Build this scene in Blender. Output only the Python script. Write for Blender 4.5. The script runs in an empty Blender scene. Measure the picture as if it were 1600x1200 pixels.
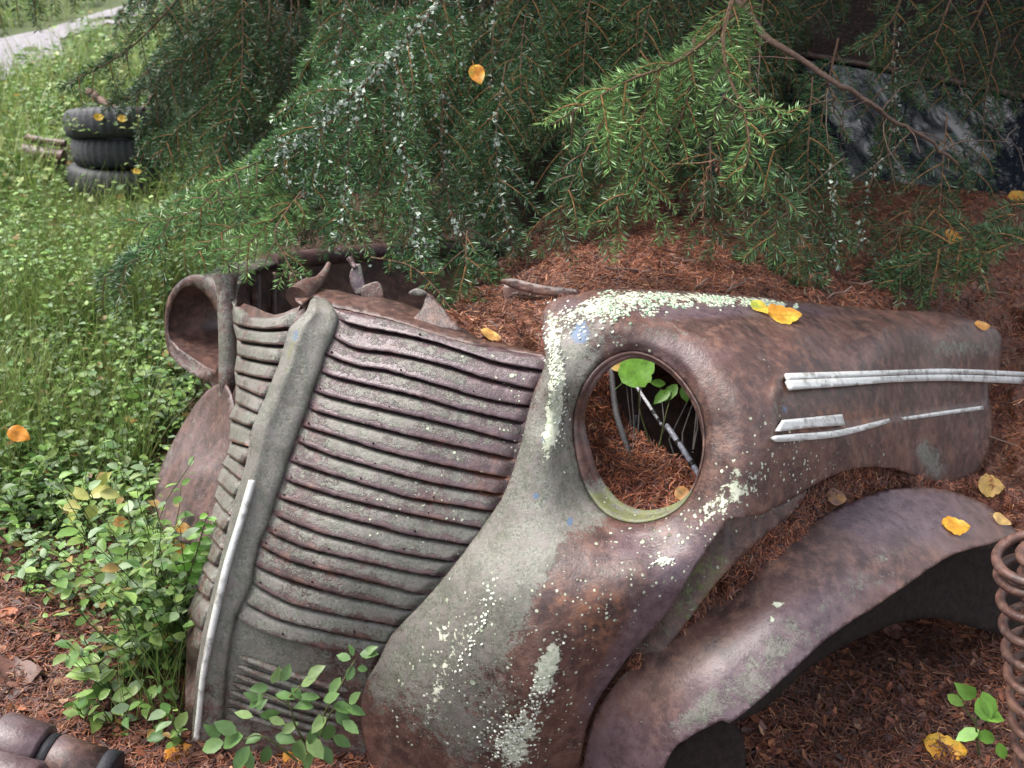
import bpy, math, random
import numpy as np
from mathutils import Vector, Matrix, geometry
from mathutils.bvhtree import BVHTree

SC = bpy.context.scene
COL = SC.collection
rng = np.random.default_rng(7)
random.seed(7)

# ------------------------------------------------------------------ camera
CAM_H, PITCH, FPX = 1.45, math.radians(27.0), 1556.0
cam_d = bpy.data.cameras.new('camera')
cam_d.sensor_width = 36.0
cam_d.lens = 36.0 * FPX / 1600.0
cam_d.clip_start, cam_d.clip_end = 0.05, 400.0
cam_d.dof.use_dof = True
cam_d.dof.focus_distance = 1.85
cam_d.dof.aperture_fstop = 7.0
cam = bpy.data.objects.new('camera', cam_d)
cam.location = (0, 0, CAM_H)
cam.rotation_euler = (math.radians(90) - PITCH, 0, 0)
COL.objects.link(cam)
SC.camera = cam

# ------------------------------------------------------------------ light
SUN_EL, SUN_AZ = math.radians(60), math.radians(-78)      # azimuth measured from +Y towards +X
w = bpy.data.worlds.new('World')
SC.world = w
w.use_nodes = True
wn, wl = w.node_tree.nodes, w.node_tree.links
bg = wn['Background']
sky = wn.new('ShaderNodeTexSky')
sky.sky_type = 'NISHITA'
sky.sun_disc = False
sky.sun_elevation = SUN_EL
sky.sun_rotation = SUN_AZ
sky.air_density, sky.dust_density = 1.0, 3.0
hs = wn.new('ShaderNodeHueSaturation')
hs.inputs['Saturation'].default_value = 0.36
wl.new(sky.outputs[0], hs.inputs['Color'])
wl.new(hs.outputs[0], bg.inputs['Color'])
bg.inputs['Strength'].default_value = 0.093
sun_d = bpy.data.lights.new('sun', 'SUN')
sun_d.energy = 1.5
sun_d.angle = math.radians(35)
sun_d.color = (1.0, 0.96, 0.9)
sun = bpy.data.objects.new('sun', sun_d)
sv = Vector((math.sin(SUN_AZ) * math.cos(SUN_EL), math.cos(SUN_AZ) * math.cos(SUN_EL), math.sin(SUN_EL)))
sun.rotation_euler = sv.to_track_quat('Z', 'Y').to_euler()
sun.location = (-3, -2, 6)
COL.objects.link(sun)
SC.view_settings.view_transform = 'Standard'
SC.view_settings.look = 'None'
SC.view_settings.exposure = 2.15
SC.view_settings.gamma = 1.0
SC.cycles.max_bounces = 6
SC.cycles.transparent_max_bounces = 8

# ------------------------------------------------------------------ geometry helpers
CAMP = np.array([0, 0, CAM_H])
FW = np.array([0, math.cos(PITCH), -math.sin(PITCH)])
UP = np.array([0, math.sin(PITCH), math.cos(PITCH)])
RT = np.array([1.0, 0, 0])

def un(px, py, d):
    """real position of a photo point at depth d (metres along the view axis)"""
    px, py, d = np.asarray(px, float), np.asarray(py, float), np.asarray(d, float)
    x = (px - 800) / FPX
    v = (py - 600) / FPX
    return CAMP + (FW + x[..., None] * RT - v[..., None] * UP) * d[..., None]

def proj(P):
    Q = np.asarray(P) - CAMP
    d = Q @ FW
    dd = np.where(d > 1e-3, d, 1e-3)
    return 800 + FPX * (Q @ RT) / dd, 600 - FPX * (Q @ UP) / dd, d

def hash2(ix, iy, seed):
    n = (ix.astype(np.int64) * 374761393 + iy.astype(np.int64) * 668265263 + seed * 1442695041) & 0xFFFFFFFF
    n = ((n ^ (n >> 13)) * 1274126177) & 0xFFFFFFFF
    return ((n ^ (n >> 16)) & 0xFFFF) / 65535.0

def vn(x, y, s=1.0, seed=0, octv=3):
    """value noise 0..1"""
    x, y = np.asarray(x, float) / s, np.asarray(y, float) / s
    out, amp, tot = 0, 1.0, 0
    for o in range(octv):
        ix, iy = np.floor(x), np.floor(y)
        fx, fy = x - ix, y - iy
        fx, fy = fx * fx * (3 - 2 * fx), fy * fy * (3 - 2 * fy)
        a, b = hash2(ix, iy, seed + o), hash2(ix + 1, iy, seed + o)
        c, d = hash2(ix, iy + 1, seed + o), hash2(ix + 1, iy + 1, seed + o)
        out = out + amp * ((a * (1 - fx) + b * fx) * (1 - fy) + (c * (1 - fx) + d * fx) * fy)
        tot += amp
        amp *= 0.5
        x, y = x * 2.03 + 11.3, y * 2.03 + 5.7
    return out / tot

class Depth:
    """thin plate surface through (px, py, depth) samples; planes stay planes"""
    def __init__(self, pts, lam=2e-4):
        p = np.array(pts, float)
        self.c = (p[:, :2] - 800) / 400
        n = len(p)
        K = self.k(self.c, self.c) + lam * np.eye(n)
        A = np.hstack([np.ones((n, 1)), self.c])
        M = np.block([[K, A], [A.T, np.zeros((3, 3))]])
        self.w = np.linalg.solve(M, np.concatenate([1 / p[:, 2], np.zeros(3)]))
    def k(self, a, b):
        r2 = ((a[:, None, :] - b[None]) ** 2).sum(-1)
        return 0.5 * r2 * np.log(r2 + 1e-9)
    def __call__(self, px, py):
        px, py = np.asarray(px, float), np.asarray(py, float)
        q = (np.stack([px.ravel(), py.ravel()], 1) - 800) / 400
        r = self.k(q, self.c) @ self.w[:-3] + self.w[-3] + q @ self.w[-2:]
        return (1 / np.clip(r, 0.02, 5)).reshape(px.shape)

def crv(pts, closed=False, step=6):
    """Catmull-Rom through pts; a repeated point makes a sharp corner"""
    P = np.array(pts, float)
    n = len(P)
    out = []
    rangeN = n if closed else n - 1
    for i in range(rangeN):
        p1, p2 = P[i], P[(i + 1) % n]
        p0 = P[i - 1] if (closed or i > 0) else 2 * p1 - p2
        p3 = P[(i + 2) % n] if (closed or i + 2 < n) else 2 * p2 - p1
        L = np.linalg.norm((p2 - p1)[:2])
        if L < 1e-9:
            continue
        m = max(1, int(L / step))
        t = (np.arange(m) / m)[:, None]
        a, b = (p2 - p0) * .5, (p3 - p1) * .5
        la, lb = np.linalg.norm(a[:2]), np.linalg.norm(b[:2])
        if la > L: a = a * L / la
        if lb > L: b = b * L / lb
        out.append((2 * t**3 - 3 * t**2 + 1) * p1 + (t**3 - 2 * t**2 + t) * a + (-2 * t**3 + 3 * t**2) * p2 + (t**3 - t**2) * b)
    if not closed:
        out.append(P[-1:])
    return np.vstack(out)

def inpoly(x, y, poly):
    x, y = np.asarray(x), np.asarray(y)
    c = np.zeros(x.shape, bool)
    q = np.roll(poly, 1, 0)
    for (x1, y1), (x2, y2) in zip(poly[:, :2], q[:, :2]):
        if y1 == y2: continue
        c ^= ((y1 > y) != (y2 > y)) & (x < (x2 - x1) * (y - y1) / (y2 - y1) + x1)
    return c

# ------------------------------------------------------------------ mesh builder
class MB:
    def __init__(self):
        self.v, self.f, self.m, self.c, self.c2 = [], [], [], [], []
        self.n = 0
    def add(self, V, F, mat=0, col=(1, 1, 1, 1), col2=(0, 0, 0, 0)):
        V = np.asarray(V, float).reshape(-1, 3)
        F = np.asarray(F, int)
        self.v.append(V)
        self.f.append(F + self.n)
        self.m.append(np.full(len(F), mat) if np.isscalar(mat) else np.asarray(mat))
        for lst, cc in ((self.c, col), (self.c2, col2)):
            cc = np.asarray(cc, float)
            lst.append(np.tile(cc, (len(V), 1)) if cc.ndim == 1 else cc)
        self.n += len(V)
    def tube(self, P, R, k=6, mat=0, col=(1, 1, 1, 1), cap=True):
        P = np.asarray(P, float)
        n = len(P)
        R = np.broadcast_to(np.asarray(R, float), (n,))
        T = np.gradient(P, axis=0)
        T /= np.linalg.norm(T, axis=1)[:, None] + 1e-12
        a = np.array([0, 0, 1.0]) if abs(T[0][2]) < .9 else np.array([1.0, 0, 0])
        U = np.cross(T, a); U /= np.linalg.norm(U, axis=1)[:, None] + 1e-12
        W = np.cross(T, U)
        th = np.arange(k) * 2 * np.pi / k
        V = P[:, None] + R[:, None, None] * (np.cos(th)[None, :, None] * U[:, None] + np.sin(th)[None, :, None] * W[:, None])
        i, j = np.meshgrid(np.arange(n - 1), np.arange(k), indexing='ij')
        j2 = (j + 1) % k
        F = np.stack([i * k + j, i * k + j2, (i + 1) * k + j2, (i + 1) * k + j], -1).reshape(-1, 4)
        V = V.reshape(-1, 3)
        base = self.n
        self.add(V, F, mat, col)
        if cap and k > 3:
            for s, ring in ((0, np.arange(k)[::-1]), (n - 1, np.arange(k))):
                c0 = P[s]
                self.add(np.vstack([V[s * k:(s + 1) * k], c0]), [[ring[q], ring[(q + 1) % k], k] for q in range(k)], mat, col)
    def mesh(self, name, mats, origin=(0, 0, 0), smooth=True):
        me = bpy.data.meshes.new(name)
        V = np.vstack(self.v) - np.asarray(origin, float)
        loops, starts, tots = [], [], []
        pos = 0
        for F in self.f:
            k = F.shape[1]
            loops.append(F.ravel())
            starts.append(pos + np.arange(len(F)) * k)
            tots.append(np.full(len(F), k))
            pos += F.size
        loops = np.concatenate(loops); starts = np.concatenate(starts); tots = np.concatenate(tots)
        me.vertices.add(len(V)); me.vertices.foreach_set('co', V.ravel().astype(np.float32))
        me.loops.add(len(loops)); me.loops.foreach_set('vertex_index', loops.astype(np.int32))
        me.polygons.add(len(starts))
        me.polygons.foreach_set('loop_start', starts.astype(np.int32))
        me.polygons.foreach_set('loop_total', tots.astype(np.int32))
        me.polygons.foreach_set('material_index', np.concatenate(self.m).astype(np.int32))
        me.polygons.foreach_set('use_smooth', np.full(len(starts), smooth))
        for nm, lst in (('col', self.c), ('col2', self.c2)):
            at = me.attributes.new(nm, 'FLOAT_COLOR', 'POINT')
            at.data.foreach_set('color', np.vstack(lst).ravel().astype(np.float32))
        for m in mats: me.materials.append(m)
        me.update(calc_edges=True)
        me.validate()
        return me
    def build(self, name, mats, parent=None, smooth=True, solid=0, rough=0):
        org = tuple(parent['_o']) if parent is not None and '_o' in parent else (0, 0, 0)
        o = bpy.data.objects.new(name, self.mesh(name, mats, org, smooth))
        COL.objects.link(o)
        if parent is not None: o.parent = parent
        if parent is not None: o['_o'] = org
        if solid:
            s = o.modifiers.new('solid', 'SOLIDIFY'); s.thickness = solid; s.offset = -1
        return o
    def bvh(self):
        V = np.vstack(self.v)
        polys = [tuple(f) for F in self.f for f in F.tolist()]
        return BVHTree.FromPolygons([tuple(p) for p in V.tolist()], polys)

def thing(name, label, cat, loc=(0, 0, 0), group=None):
    o = bpy.data.objects.new(name, None)
    o.empty_display_size = 0.1
    COL.objects.link(o)
    o.location = loc
    o['_o'] = tuple(float(q) for q in loc)
    o['label'] = label; o['category'] = cat
    if group: o['group'] = group
    return o

def tag(o, label=None, cat=None, group=None, kind=None):
    if label: o['label'] = label
    if cat: o['category'] = cat
    if group: o['group'] = group
    if kind: o['kind'] = kind
    return o

def blobs(px, py, L, base=0.0):
    """sum of soft elliptical patches (cx, cy, rx, ry, angle in degrees, strength)"""
    r = np.full(np.shape(px), base, float)
    for cx, cy, rx, ry, a, s in L:
        a = math.radians(a)
        dx, dy = px - cx, py - cy
        u, v = dx * math.cos(a) + dy * math.sin(a), -dx * math.sin(a) + dy * math.cos(a)
        r = r + s * np.exp(-((u / rx) ** 2 + (v / ry) ** 2))
    return r

def mask_rgba(px, py, R=(0, []), G=(0, []), B=(0, []), A=(0, [])):
    return np.clip(np.stack([blobs(px, py, c[1], c[0]) for c in (R, G, B, A)], -1), 0, 1)

def patch(mb, outline, depth, holes=(), step=8, masks=None, masks2=None, mat=0, jag=0.0, off=None, closed_smooth=True, estep=None):
    """sheet of metal / litter: outline in photo points, real depth from the depth surface"""
    out = crv(outline, True, estep or step)
    if jag:
        n = len(out)
        out = out + (np.stack([vn(out[:, 0], out[:, 1], 9, 3), vn(out[:, 1], out[:, 0], 9, 4)], 1) - .5) * 2 * jag
    hs_ = [crv(h, True, estep or step) for h in holes]
    x0, y0 = out.min(0); x1, y1 = out.max(0)
    gx, gy = np.meshgrid(np.arange(x0, x1, step), np.arange(y0, y1, step * .87))
    gx = gx + (np.arange(gx.shape[0]) % 2)[:, None] * step * .5
    gx, gy = gx.ravel(), gy.ravel()
    k = inpoly(gx, gy, out)
    for h in hs_: k &= ~inpoly(gx, gy, h)
    bd = np.vstack([out] + hs_)
    g = np.stack([gx[k], gy[k]], 1)
    keep = np.ones(len(g), bool)
    for s in range(0, len(g), 2000):
        dd = ((g[s:s + 2000, None] - bd[None]) ** 2).sum(-1).min(1)
        keep[s:s + 2000] = dd > (step * .55) ** 2
    g = g[keep]
    allv = np.vstack([bd, g])
    edges, b = [], 0
    for ring in [out] + hs_:
        n = len(ring)
        edges += [(b + i, b + (i + 1) % n) for i in range(n)]
        b += n
    vv, _, ff, *_ = geometry.delaunay_2d_cdt([Vector(p) for p in allv.tolist()], edges, [], 0, 1e-4)
    V2 = np.array([tuple(p) for p in vv])
    F = np.array([f for f in ff if len(f) == 3])
    c = V2[F].mean(1)
    ok = inpoly(c[:, 0], c[:, 1], out)
    for h in hs_: ok &= ~inpoly(c[:, 0], c[:, 1], h)
    F = F[ok]
    A, B_, C = V2[F[:, 0]], V2[F[:, 1]], V2[F[:, 2]]
    ar = (B_[:, 0] - A[:, 0]) * (C[:, 1] - A[:, 1]) - (B_[:, 1] - A[:, 1]) * (C[:, 0] - A[:, 0])
    F = np.where((ar > 0)[:, None], F[:, ::-1], F)      # normals face the lens side
    F = F[np.abs(ar) > 1e-6]
    px, py = V2[:, 0], V2[:, 1]
    d = depth(px, py)
    if off is not None: d = d + off(px, py)
    col = masks(px, py) if masks else (1, 1, 1, 1)
    col2 = masks2(px, py) if masks2 else (0, 0, 0, 0)
    mb.add(un(px, py, d), F, mat, col, col2)
    return out, hs_

def flange(mb, ring, depth, vec, steps=3, closed=True, mat=0, col=(1, 1, 1, 1), off=0.0):
    """turned-back edge running along vec from an outline"""
    ring = np.asarray(ring)
    P = un(ring[:, 0], ring[:, 1], depth(ring[:, 0], ring[:, 1]) + off)
    n = len(P)
    V = np.vstack([P + np.asarray(vec)[None] * (i / steps) for i in range(steps + 1)])
    m = n if closed else n - 1
    F = [[r * n + i, r * n + (i + 1) % n, (r + 1) * n + (i + 1) % n, (r + 1) * n + i] for r in range(steps) for i in range(m)]
    mb.add(V, F, mat, col)

# ------------------------------------------------------------------ materials
class Nd:
    def __init__(s, name):
        s.m = bpy.data.materials.new(name)
        s.m.use_nodes = True
        s.t = s.m.node_tree
        s.b = s.t.nodes['Principled BSDF']
        s.co = s.t.nodes.new('ShaderNodeTexCoord').outputs['Object']
    def n(s, typ, **kw):
        x = s.t.nodes.new(typ)
        for k, v in kw.items(): setattr(x, k, v)
        return x
    def L(s, a, b):
        if hasattr(a, 'node') and hasattr(a, 'is_output'): s.t.links.new(a, b)
        else: b.default_value = a
    def noise(s, scale, detail=4, rough=.6, dist=0, stretch=None):
        x = s.n('ShaderNodeTexNoise')
        x.inputs['Scale'].default_value = scale; x.inputs['Detail'].default_value = detail
        x.inputs['Roughness'].default_value = rough; x.inputs['Distortion'].default_value = dist
        co = s.co
        if stretch:
            mp = s.n('ShaderNodeMapping'); mp.inputs['Scale'].default_value = stretch
            s.L(co, mp.inputs[0]); co = mp.outputs[0]
        s.L(co, x.inputs['Vector'])
        return x.outputs[0]
    def voro(s, scale, feature='F1', rnd=1.0):
        x = s.n('ShaderNodeTexVoronoi', feature=feature)
        x.inputs['Scale'].default_value = scale
        s.L(s.co, x.inputs['Vector'])
        return x
    def mth(s, op, a, b=0.0, c=0.0, clamp=False):
        x = s.n('ShaderNodeMath', operation=op, use_clamp=clamp)
        s.L(a, x.inputs[0]); s.L(b, x.inputs[1]); s.L(c, x.inputs[2])
        return x.outputs[0]
    def step(s, v, lo, hi, a=0.0, b=1.0):
        x = s.n('ShaderNodeMapRange', interpolation_type='SMOOTHSTEP')
        s.L(v, x.inputs[0])
        for i, q in enumerate((lo, hi, a, b)): s.L(q, x.inputs[i + 1])
        return x.outputs[0]
    def mix(s, f, a, b, mode='MIX'):
        x = s.n('ShaderNodeMix', data_type='RGBA', blend_type=mode)
        s.L(f, x.inputs[0])
        for v, i in ((a, 6), (b, 7)):
            if isinstance(v, tuple): v = tuple(v) + (1,) if len(v) == 3 else v
            s.L(v, x.inputs[i])
        return x.outputs[2]
    def attr(s, name='col'):
        x = s.n('ShaderNodeAttribute', attribute_name=name)
        sp = s.n('ShaderNodeSeparateColor')
        s.L(x.outputs['Color'], sp.inputs[0])
        return x.outputs['Color'], sp.outputs[0], sp.outputs[1], sp.outputs[2], x.outputs['Alpha']
    def bump(s, h, dist=.004, strength=1.0, prev=None):
        x = s.n('ShaderNodeBump')
        x.inputs['Distance'].default_value = dist; x.inputs['Strength'].default_value = strength
        s.L(h, x.inputs['Height'])
        if prev is not None: s.L(prev, x.inputs['Normal'])
        return x.outputs[0]
    def out(s, color=None, rough=None, metal=None, normal=None, spec=None, **kw):
        for v, k in ((color, 'Base Color'), (rough, 'Roughness'), (metal, 'Metallic'), (normal, 'Normal'), (spec, 'Specular IOR Level')):
            if v is None: continue
            if isinstance(v, tuple) and len(v) == 3: v = v + (1,)
            s.L(v, s.b.inputs[k])
        return s.m

def mat_rust(name, pit=1.0, fine=1.0, mott=.75):
    """weathered sheet metal. col: R grey paint, G lichen, B orange rust, A bare purple sheen; col2: R blue paint, G moss, B lichen dots"""
    N = Nd(name)
    _, R, G, B, A = N.attr('col')
    _, R2, G2, B2, A2 = N.attr('col2')
    n1 = N.noise(9, 6, .65, .4); n2 = N.noise(42, 6, .7); n3 = N.noise(190, 4, .7); n4 = N.noise(4.5, 4, .6, .6)
    n5 = N.noise(75, 5, .75, .3); n6 = N.noise(330, 3, .75); n7 = N.noise(20, 5, .7, .8)
    rust = N.mix(N.step(n1, .38, .64), (.048, .026, .024), (.118, .055, .042))
    n8 = N.noise(1.0, 5, .7, .3, (34, 34, 5))
    rust = N.mix(N.step(n2, .40, .70), rust, (.165, .088, .066))
    rust = N.mix(N.mth('MULTIPLY', N.step(n7, .45, .64), .75 * mott), rust, (.028, .017, .017))
    rust = N.mix(N.mth('MULTIPLY', N.step(n5, .58, .72), .5), rust, (.20, .115, .085))
    rust = N.mix(N.mth('MULTIPLY', N.step(n6, .55, .75), .35), rust, (.24, .15, .12))
    rust = N.mix(N.mth('MULTIPLY', N.step(n8, .52, .70), .32 * mott), rust, (.17, .135, .125))
    rust = N.mix(N.mth('MULTIPLY', N.step(n8, .48, .32), .40 * mott), rust, (.034, .020, .019))
    ora = N.mix(N.step(n3, .3, .7), (.19, .068, .030), (.32, .13, .06))
    fb = N.step(N.mth('ADD', B, N.mth('MULTIPLY', N.mth('SUBTRACT', n2, .5), 1.1)), .35, .75)
    c = N.mix(N.mth('MULTIPLY', fb, .8), rust, ora)
    pur = N.mix(N.step(n2, .3, .7), (.070, .046, .056), (.140, .098, .112))
    fa = N.step(N.mth('ADD', A, N.mth('MULTIPLY', N.mth('SUBTRACT', n1, .5), .9)), .3, .7)
    c = N.mix(N.mth('MULTIPLY', fa, .85), c, pur)
    gry = N.mix(N.step(N.mth('ADD', N.mth('MULTIPLY', n3, .5), N.mth('MULTIPLY', n6, .5)), .36, .62), (.055, .060, .045), (.200, .200, .160))
    gry = N.mix(N.step(n2, .35, .7), gry, (.165, .142, .132))
    s1 = N.mth('ADD', R, N.mth('MULTIPLY', N.mth('SUBTRACT', n1, .5), 1.0))
    s1 = N.mth('ADD', s1, N.mth('MULTIPLY', N.mth('SUBTRACT', n5, .5), 1.15))
    s1 = N.mth('ADD', s1, N.mth('MULTIPLY', N.mth('SUBTRACT', n6, .5), .55))
    fg = N.step(s1, .40, .62)
    gry = N.mix(N.mth('MULTIPLY', N.step(n7, .46, .66), .55), gry, (.062, .066, .046))
    gry = N.mix(N.mth('MULTIPLY', N.step(n8, .55, .72), .35), gry, (.060, .050, .042))
    c = N.mix(fg, c, gry)
    fblu = N.step(N.mth('ADD', R2, N.mth('MULTIPLY', N.mth('SUBTRACT', n2, .5), .8)), .45, .65)
    c = N.mix(N.mth('MULTIPLY', fblu, .8), c, (.07, .125, .22))
    fm = N.step(N.mth('ADD', G2, N.mth('MULTIPLY', N.mth('SUBTRACT', n5, .5), 1.0)), .45, .7)
    c = N.mix(N.mth('MULTIPLY', fm, .85), c, N.mix(n3, (.075, .095, .022), (.20, .21, .06)))
    # lichen: crusts where G is high, round dots where B2 is high
    sl = N.mth('ADD', G, N.mth('MULTIPLY', N.mth('SUBTRACT', n5, .5), 1.5))
    fl = N.step(sl, .50, .60)
    v = N.voro(150)
    r1 = N.n('ShaderNodeSeparateColor'); N.L(v.outputs['Color'], r1.inputs[0])
    vd = N.mth('ADD', v.outputs['Distance'], N.mth('MULTIPLY', N.mth('SUBTRACT', n3, .5), .5))
    th = N.mth('MULTIPLY', N.mth('POWER', r1.outputs[0], 2.4), .50)
    dots = N.mth('MULTIPLY', N.step(N.mth('SUBTRACT', th, vd), 0.0, .07), N.step(N.mth('ADD', B2, N.mth('ADD', N.mth('MULTIPLY', N.mth('SUBTRACT', r1.outputs[1], .5), .6), N.mth('MULTIPLY', N.mth('SUBTRACT', n7, .5), 1.3))), .40, .48))
    v2 = N.voro(46)
    r2 = N.n('ShaderNodeSeparateColor'); N.L(v2.outputs['Color'], r2.inputs[0])
    vd2 = N.mth('ADD', v2.outputs['Distance'], N.mth('MULTIPLY', N.mth('SUBTRACT', n5, .5), .5))
    dots2 = N.mth('MULTIPLY', N.step(N.mth('SUBTRACT', N.mth('MULTIPLY', r2.outputs[0], .30), vd2), 0.0, .08), N.step(N.mth('ADD', B2, N.mth('ADD', N.mth('MULTIPLY', N.mth('SUBTRACT', r2.outputs[1], .5), .6), N.mth('MULTIPLY', N.mth('SUBTRACT', n7, .5), 1.6))), .62, .72))
    fl = N.mth('MAXIMUM', fl, N.mth('MAXIMUM', dots, dots2))
    lic = N.mix(N.step(n5, .35, .65), (.30, .35, .24), (.62, .62, .49))
    c = N.mix(N.mth('MULTIPLY', fl, .92), c, lic)
    ro = N.mix(fg, N.mix(fa, (.42,) * 3, (.29,) * 3), (.55,) * 3)
    ro = N.mth('ADD', ro, N.mth('MULTIPLY', N.mth('SUBTRACT', n2, .5), .25))
    ro = N.mth('MAXIMUM', ro, N.mth('MULTIPLY', fl, .85))
    h = N.mth('ADD', N.mth('MULTIPLY', n2, .55), N.mth('MULTIPLY', n3, .35 * fine))
    h = N.mth('ADD', h, N.mth('MULTIPLY', fg, .22))
    h = N.mth('ADD', h, N.mth('MULTIPLY', fl, .9))
    nb = N.bump(h, .0035 * pit, .8)
    return N.out(c, ro, 0.0, nb, .55)

def mat_col(name, rough=.6, spec=.35, var=.25, scale=60, bump=0.0, trans=0.0, sheen=0.0):
    """albedo carried per vertex, roughened by noise"""
    N = Nd(name)
    C, *_ = N.attr('col')
    n = N.noise(scale, 4, .7)
    c = N.mix(1.0, C, N.mix(N.step(n, .25, .75), (1 - var,) * 3, (1 + var,) * 3), 'MULTIPLY')
    nb = N.bump(n, .003, bump) if bump else None
    m = N.out(c, rough, 0, nb, spec)
    if trans:
        tr = N.n('ShaderNodeBsdfTranslucent'); N.L(c, tr.inputs[0])
        ms = N.n('ShaderNodeMixShader'); ms.inputs[0].default_value = trans
        o = N.t.nodes['Material Output']
        N.L(N.b.outputs[0], ms.inputs[1]); N.L(tr.outputs[0], ms.inputs[2]); N.L(ms.outputs[0], o.inputs[0])
    return m

M = {}
M['rust'] = mat_rust('rusted_sheet_metal')
M['rust_louver'] = mat_rust('rusted_louver_metal', 1.2)
M['rust_smooth'] = mat_rust('smooth_purple_rust', .8, .8, .3)
M['litter'] = mat_col('needle_litter', .55, .4, .3, 90)
M['soil'] = None
M['leaf'] = mat_col('green_leaf', .42, .35, .2, 40, 0, .3)
M['needle'] = mat_col('spruce_needle', .34, .45, .2, 50, 0, .15)
M['twig'] = mat_col('spruce_twig', .7, .2, .35, 120, .6)
M['fall'] = mat_col('autumn_leaf', .45, .4, .3, 70, .3, .3)
M['lichen'] = mat_col('lichen_crust', .9, .1, .3, 160, .8)
M['steel'] = mat_col('worn_steel', .42, .5, .45, 110, .5)
M['rubber'] = mat_col('old_rubber', .62, .35, .35, 70, .6)
M['black'] = mat_col('matte_black', .9, .1, .3, 70, .6)
def mat_trim():
    N = Nd('dull_aluminium_trim')
    n = N.noise(35, 6, .7, .2); n2 = N.noise(220, 4)
    c = N.mix(N.step(n, .48, .68), (.62, .62, .60), (.26, .25, .23))
    c = N.mix(N.mth('MULTIPLY', N.step(n2, .55, .75), .6), c, (.20, .18, .16))
    return N.out(c, .45, .25, N.bump(n2, .001, .6), .5)
M['trim'] = mat_trim()
def mat_glass():
    N = Nd('dusty_windshield_glass')
    n = N.noise(1.0, 5, .65, .3, (9, 9, 1.6)); n2 = N.noise(120, 4)
    d = N.mth('MULTIPLY', N.mth('MULTIPLY', N.step(n, .5, .85), N.step(n2, .3, .8)), .5)
    c = N.mix(d, (.010, .012, .018), (.07, .08, .10))
    N.b.inputs['IOR'].default_value = 1.55
    return N.out(c, N.mix(d, (.03,) * 3, (.4,) * 3), 0, None, .6)
M['glass'] = mat_glass()
def mat_ground():
    N = Nd('forest_floor')
    C, *_ = N.attr('col')
    n1 = N.noise(3, 6, .65); n2 = N.noise(30, 6, .75); n3 = N.noise(140, 4, .7)
    c = N.mix(N.step(n2, .3, .7), (.040, .022, .016), (.105, .056, .036))
    c = N.mix(N.mth('MULTIPLY', N.step(n3, .55, .75), .6), c, (.16, .075, .045))
    g = N.mix(N.step(n2, .3, .7), (.035, .055, .014), (.085, .115, .030))
    c = N.mix(N.mth('MULTIPLY', N.step(N.mth('ADD', N.attr('col')[1], N.mth('MULTIPLY', N.mth('SUBTRACT', n1, .5), .8)), .4, .7), .9), c, g)
    h = N.mth('ADD', n2, N.mth('MULTIPLY', n3, .5))
    return N.out(c, .75, 0, N.bump(h, .02, .9), .25)
M['ground'] = mat_ground()
def mat_path():
    N = Nd('gravel_path')
    n2 = N.noise(14, 6, .7); n3 = N.noise(90, 4, .7)
    c = N.mix(N.step(n2, .3, .7), (.17, .155, .165), (.25, .235, .25))
    c = N.mix(N.mth('MULTIPLY', N.step(n3, .5, .8), .5), c, (.20, .18, .17))
    return N.out(c, .8, 0, N.bump(n3, .01, .8), .3)
M['path'] = mat_path()
LIT = np.array([(.200, .066, .034), (.115, .038, .026), (.28, .105, .050), (.055, .025, .021), (.155, .072, .048), (.34, .18, .10), (.080, .038, .034)])
def litter_cols(n, bright=1.0):
    c = LIT[rng.choice(len(LIT), n, p=[.26, .22, .14, .14, .12, .04, .08])] * rng.uniform(.7, 1.2, (n, 1)) * bright
    return np.hstack([c, np.ones((n, 1))])

# ------------------------------------------------------------------ scatter helpers
def sample_tris(mb, n, keep=None):
    V = np.vstack(mb.v)
    F = np.vstack([f if f.shape[1] == 3 else np.vstack([f[:, [0, 1, 2]], f[:, [0, 2, 3]]]) for f in mb.f])
    A, B, C = V[F[:, 0]], V[F[:, 1]], V[F[:, 2]]
    N = np.cross(B - A, C - A)
    a = np.linalg.norm(N, axis=1)
    i = rng.choice(len(F), n, p=a / a.sum())
    u, v = rng.random(n), rng.random(n)
    fl = u + v > 1
    u, v = np.where(fl, 1 - u, u), np.where(fl, 1 - v, v)
    P = A[i] + u[:, None] * (B - A)[i] + v[:, None] * (C - A)[i]
    Nn = N[i] / (a[i][:, None] + 1e-12)
    return P, Nn

def strew(mb, P, Nn, cols, lmin, lmax, wmin, wmax, tilt=.25, lift=.004, bend=.25, mat=0):
    """fallen needles and chips lying on a surface: two bent quads each"""
    n = len(P)
    R = rng.normal(size=(n, 3))
    D = R - (R * Nn).sum(1)[:, None] * Nn
    D /= np.linalg.norm(D, axis=1)[:, None] + 1e-9
    S = np.cross(Nn, D)
    D = D + Nn * rng.normal(0, tilt, (n, 1))
    S = S + Nn * rng.normal(0, .5, (n, 1)); S /= np.linalg.norm(S, axis=1)[:, None]
    L = rng.uniform(lmin, lmax, (n, 1)); W = rng.uniform(wmin, wmax, (n, 1))
    cols = cols.copy(); cols[:, :3] *= (.45 + 1.1 * vn(P[:, 0], P[:, 1], .13, 77))[:, None]      # damp and dry patches
    O = P + Nn * rng.uniform(0.0, 1, (n, 1)) * lift
    bnd = S * rng.normal(0, bend, (n, 1)) * L * .5
    a, b, c = O - D * L * .5, O + bnd, O + D * L * .5
    V = np.stack([a - S * W * .3, a + S * W * .3, b - S * W * .5, b + S * W * .5, c - S * W * .25, c + S * W * .25], 1)
    idx = np.arange(n)[:, None] * 6
    F = np.concatenate([idx + np.array([0, 2, 3, 1]), idx + np.array([2, 4, 5, 3])])
    mb.add(V.reshape(-1, 3), F, mat, np.repeat(cols, 6, 0))

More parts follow.
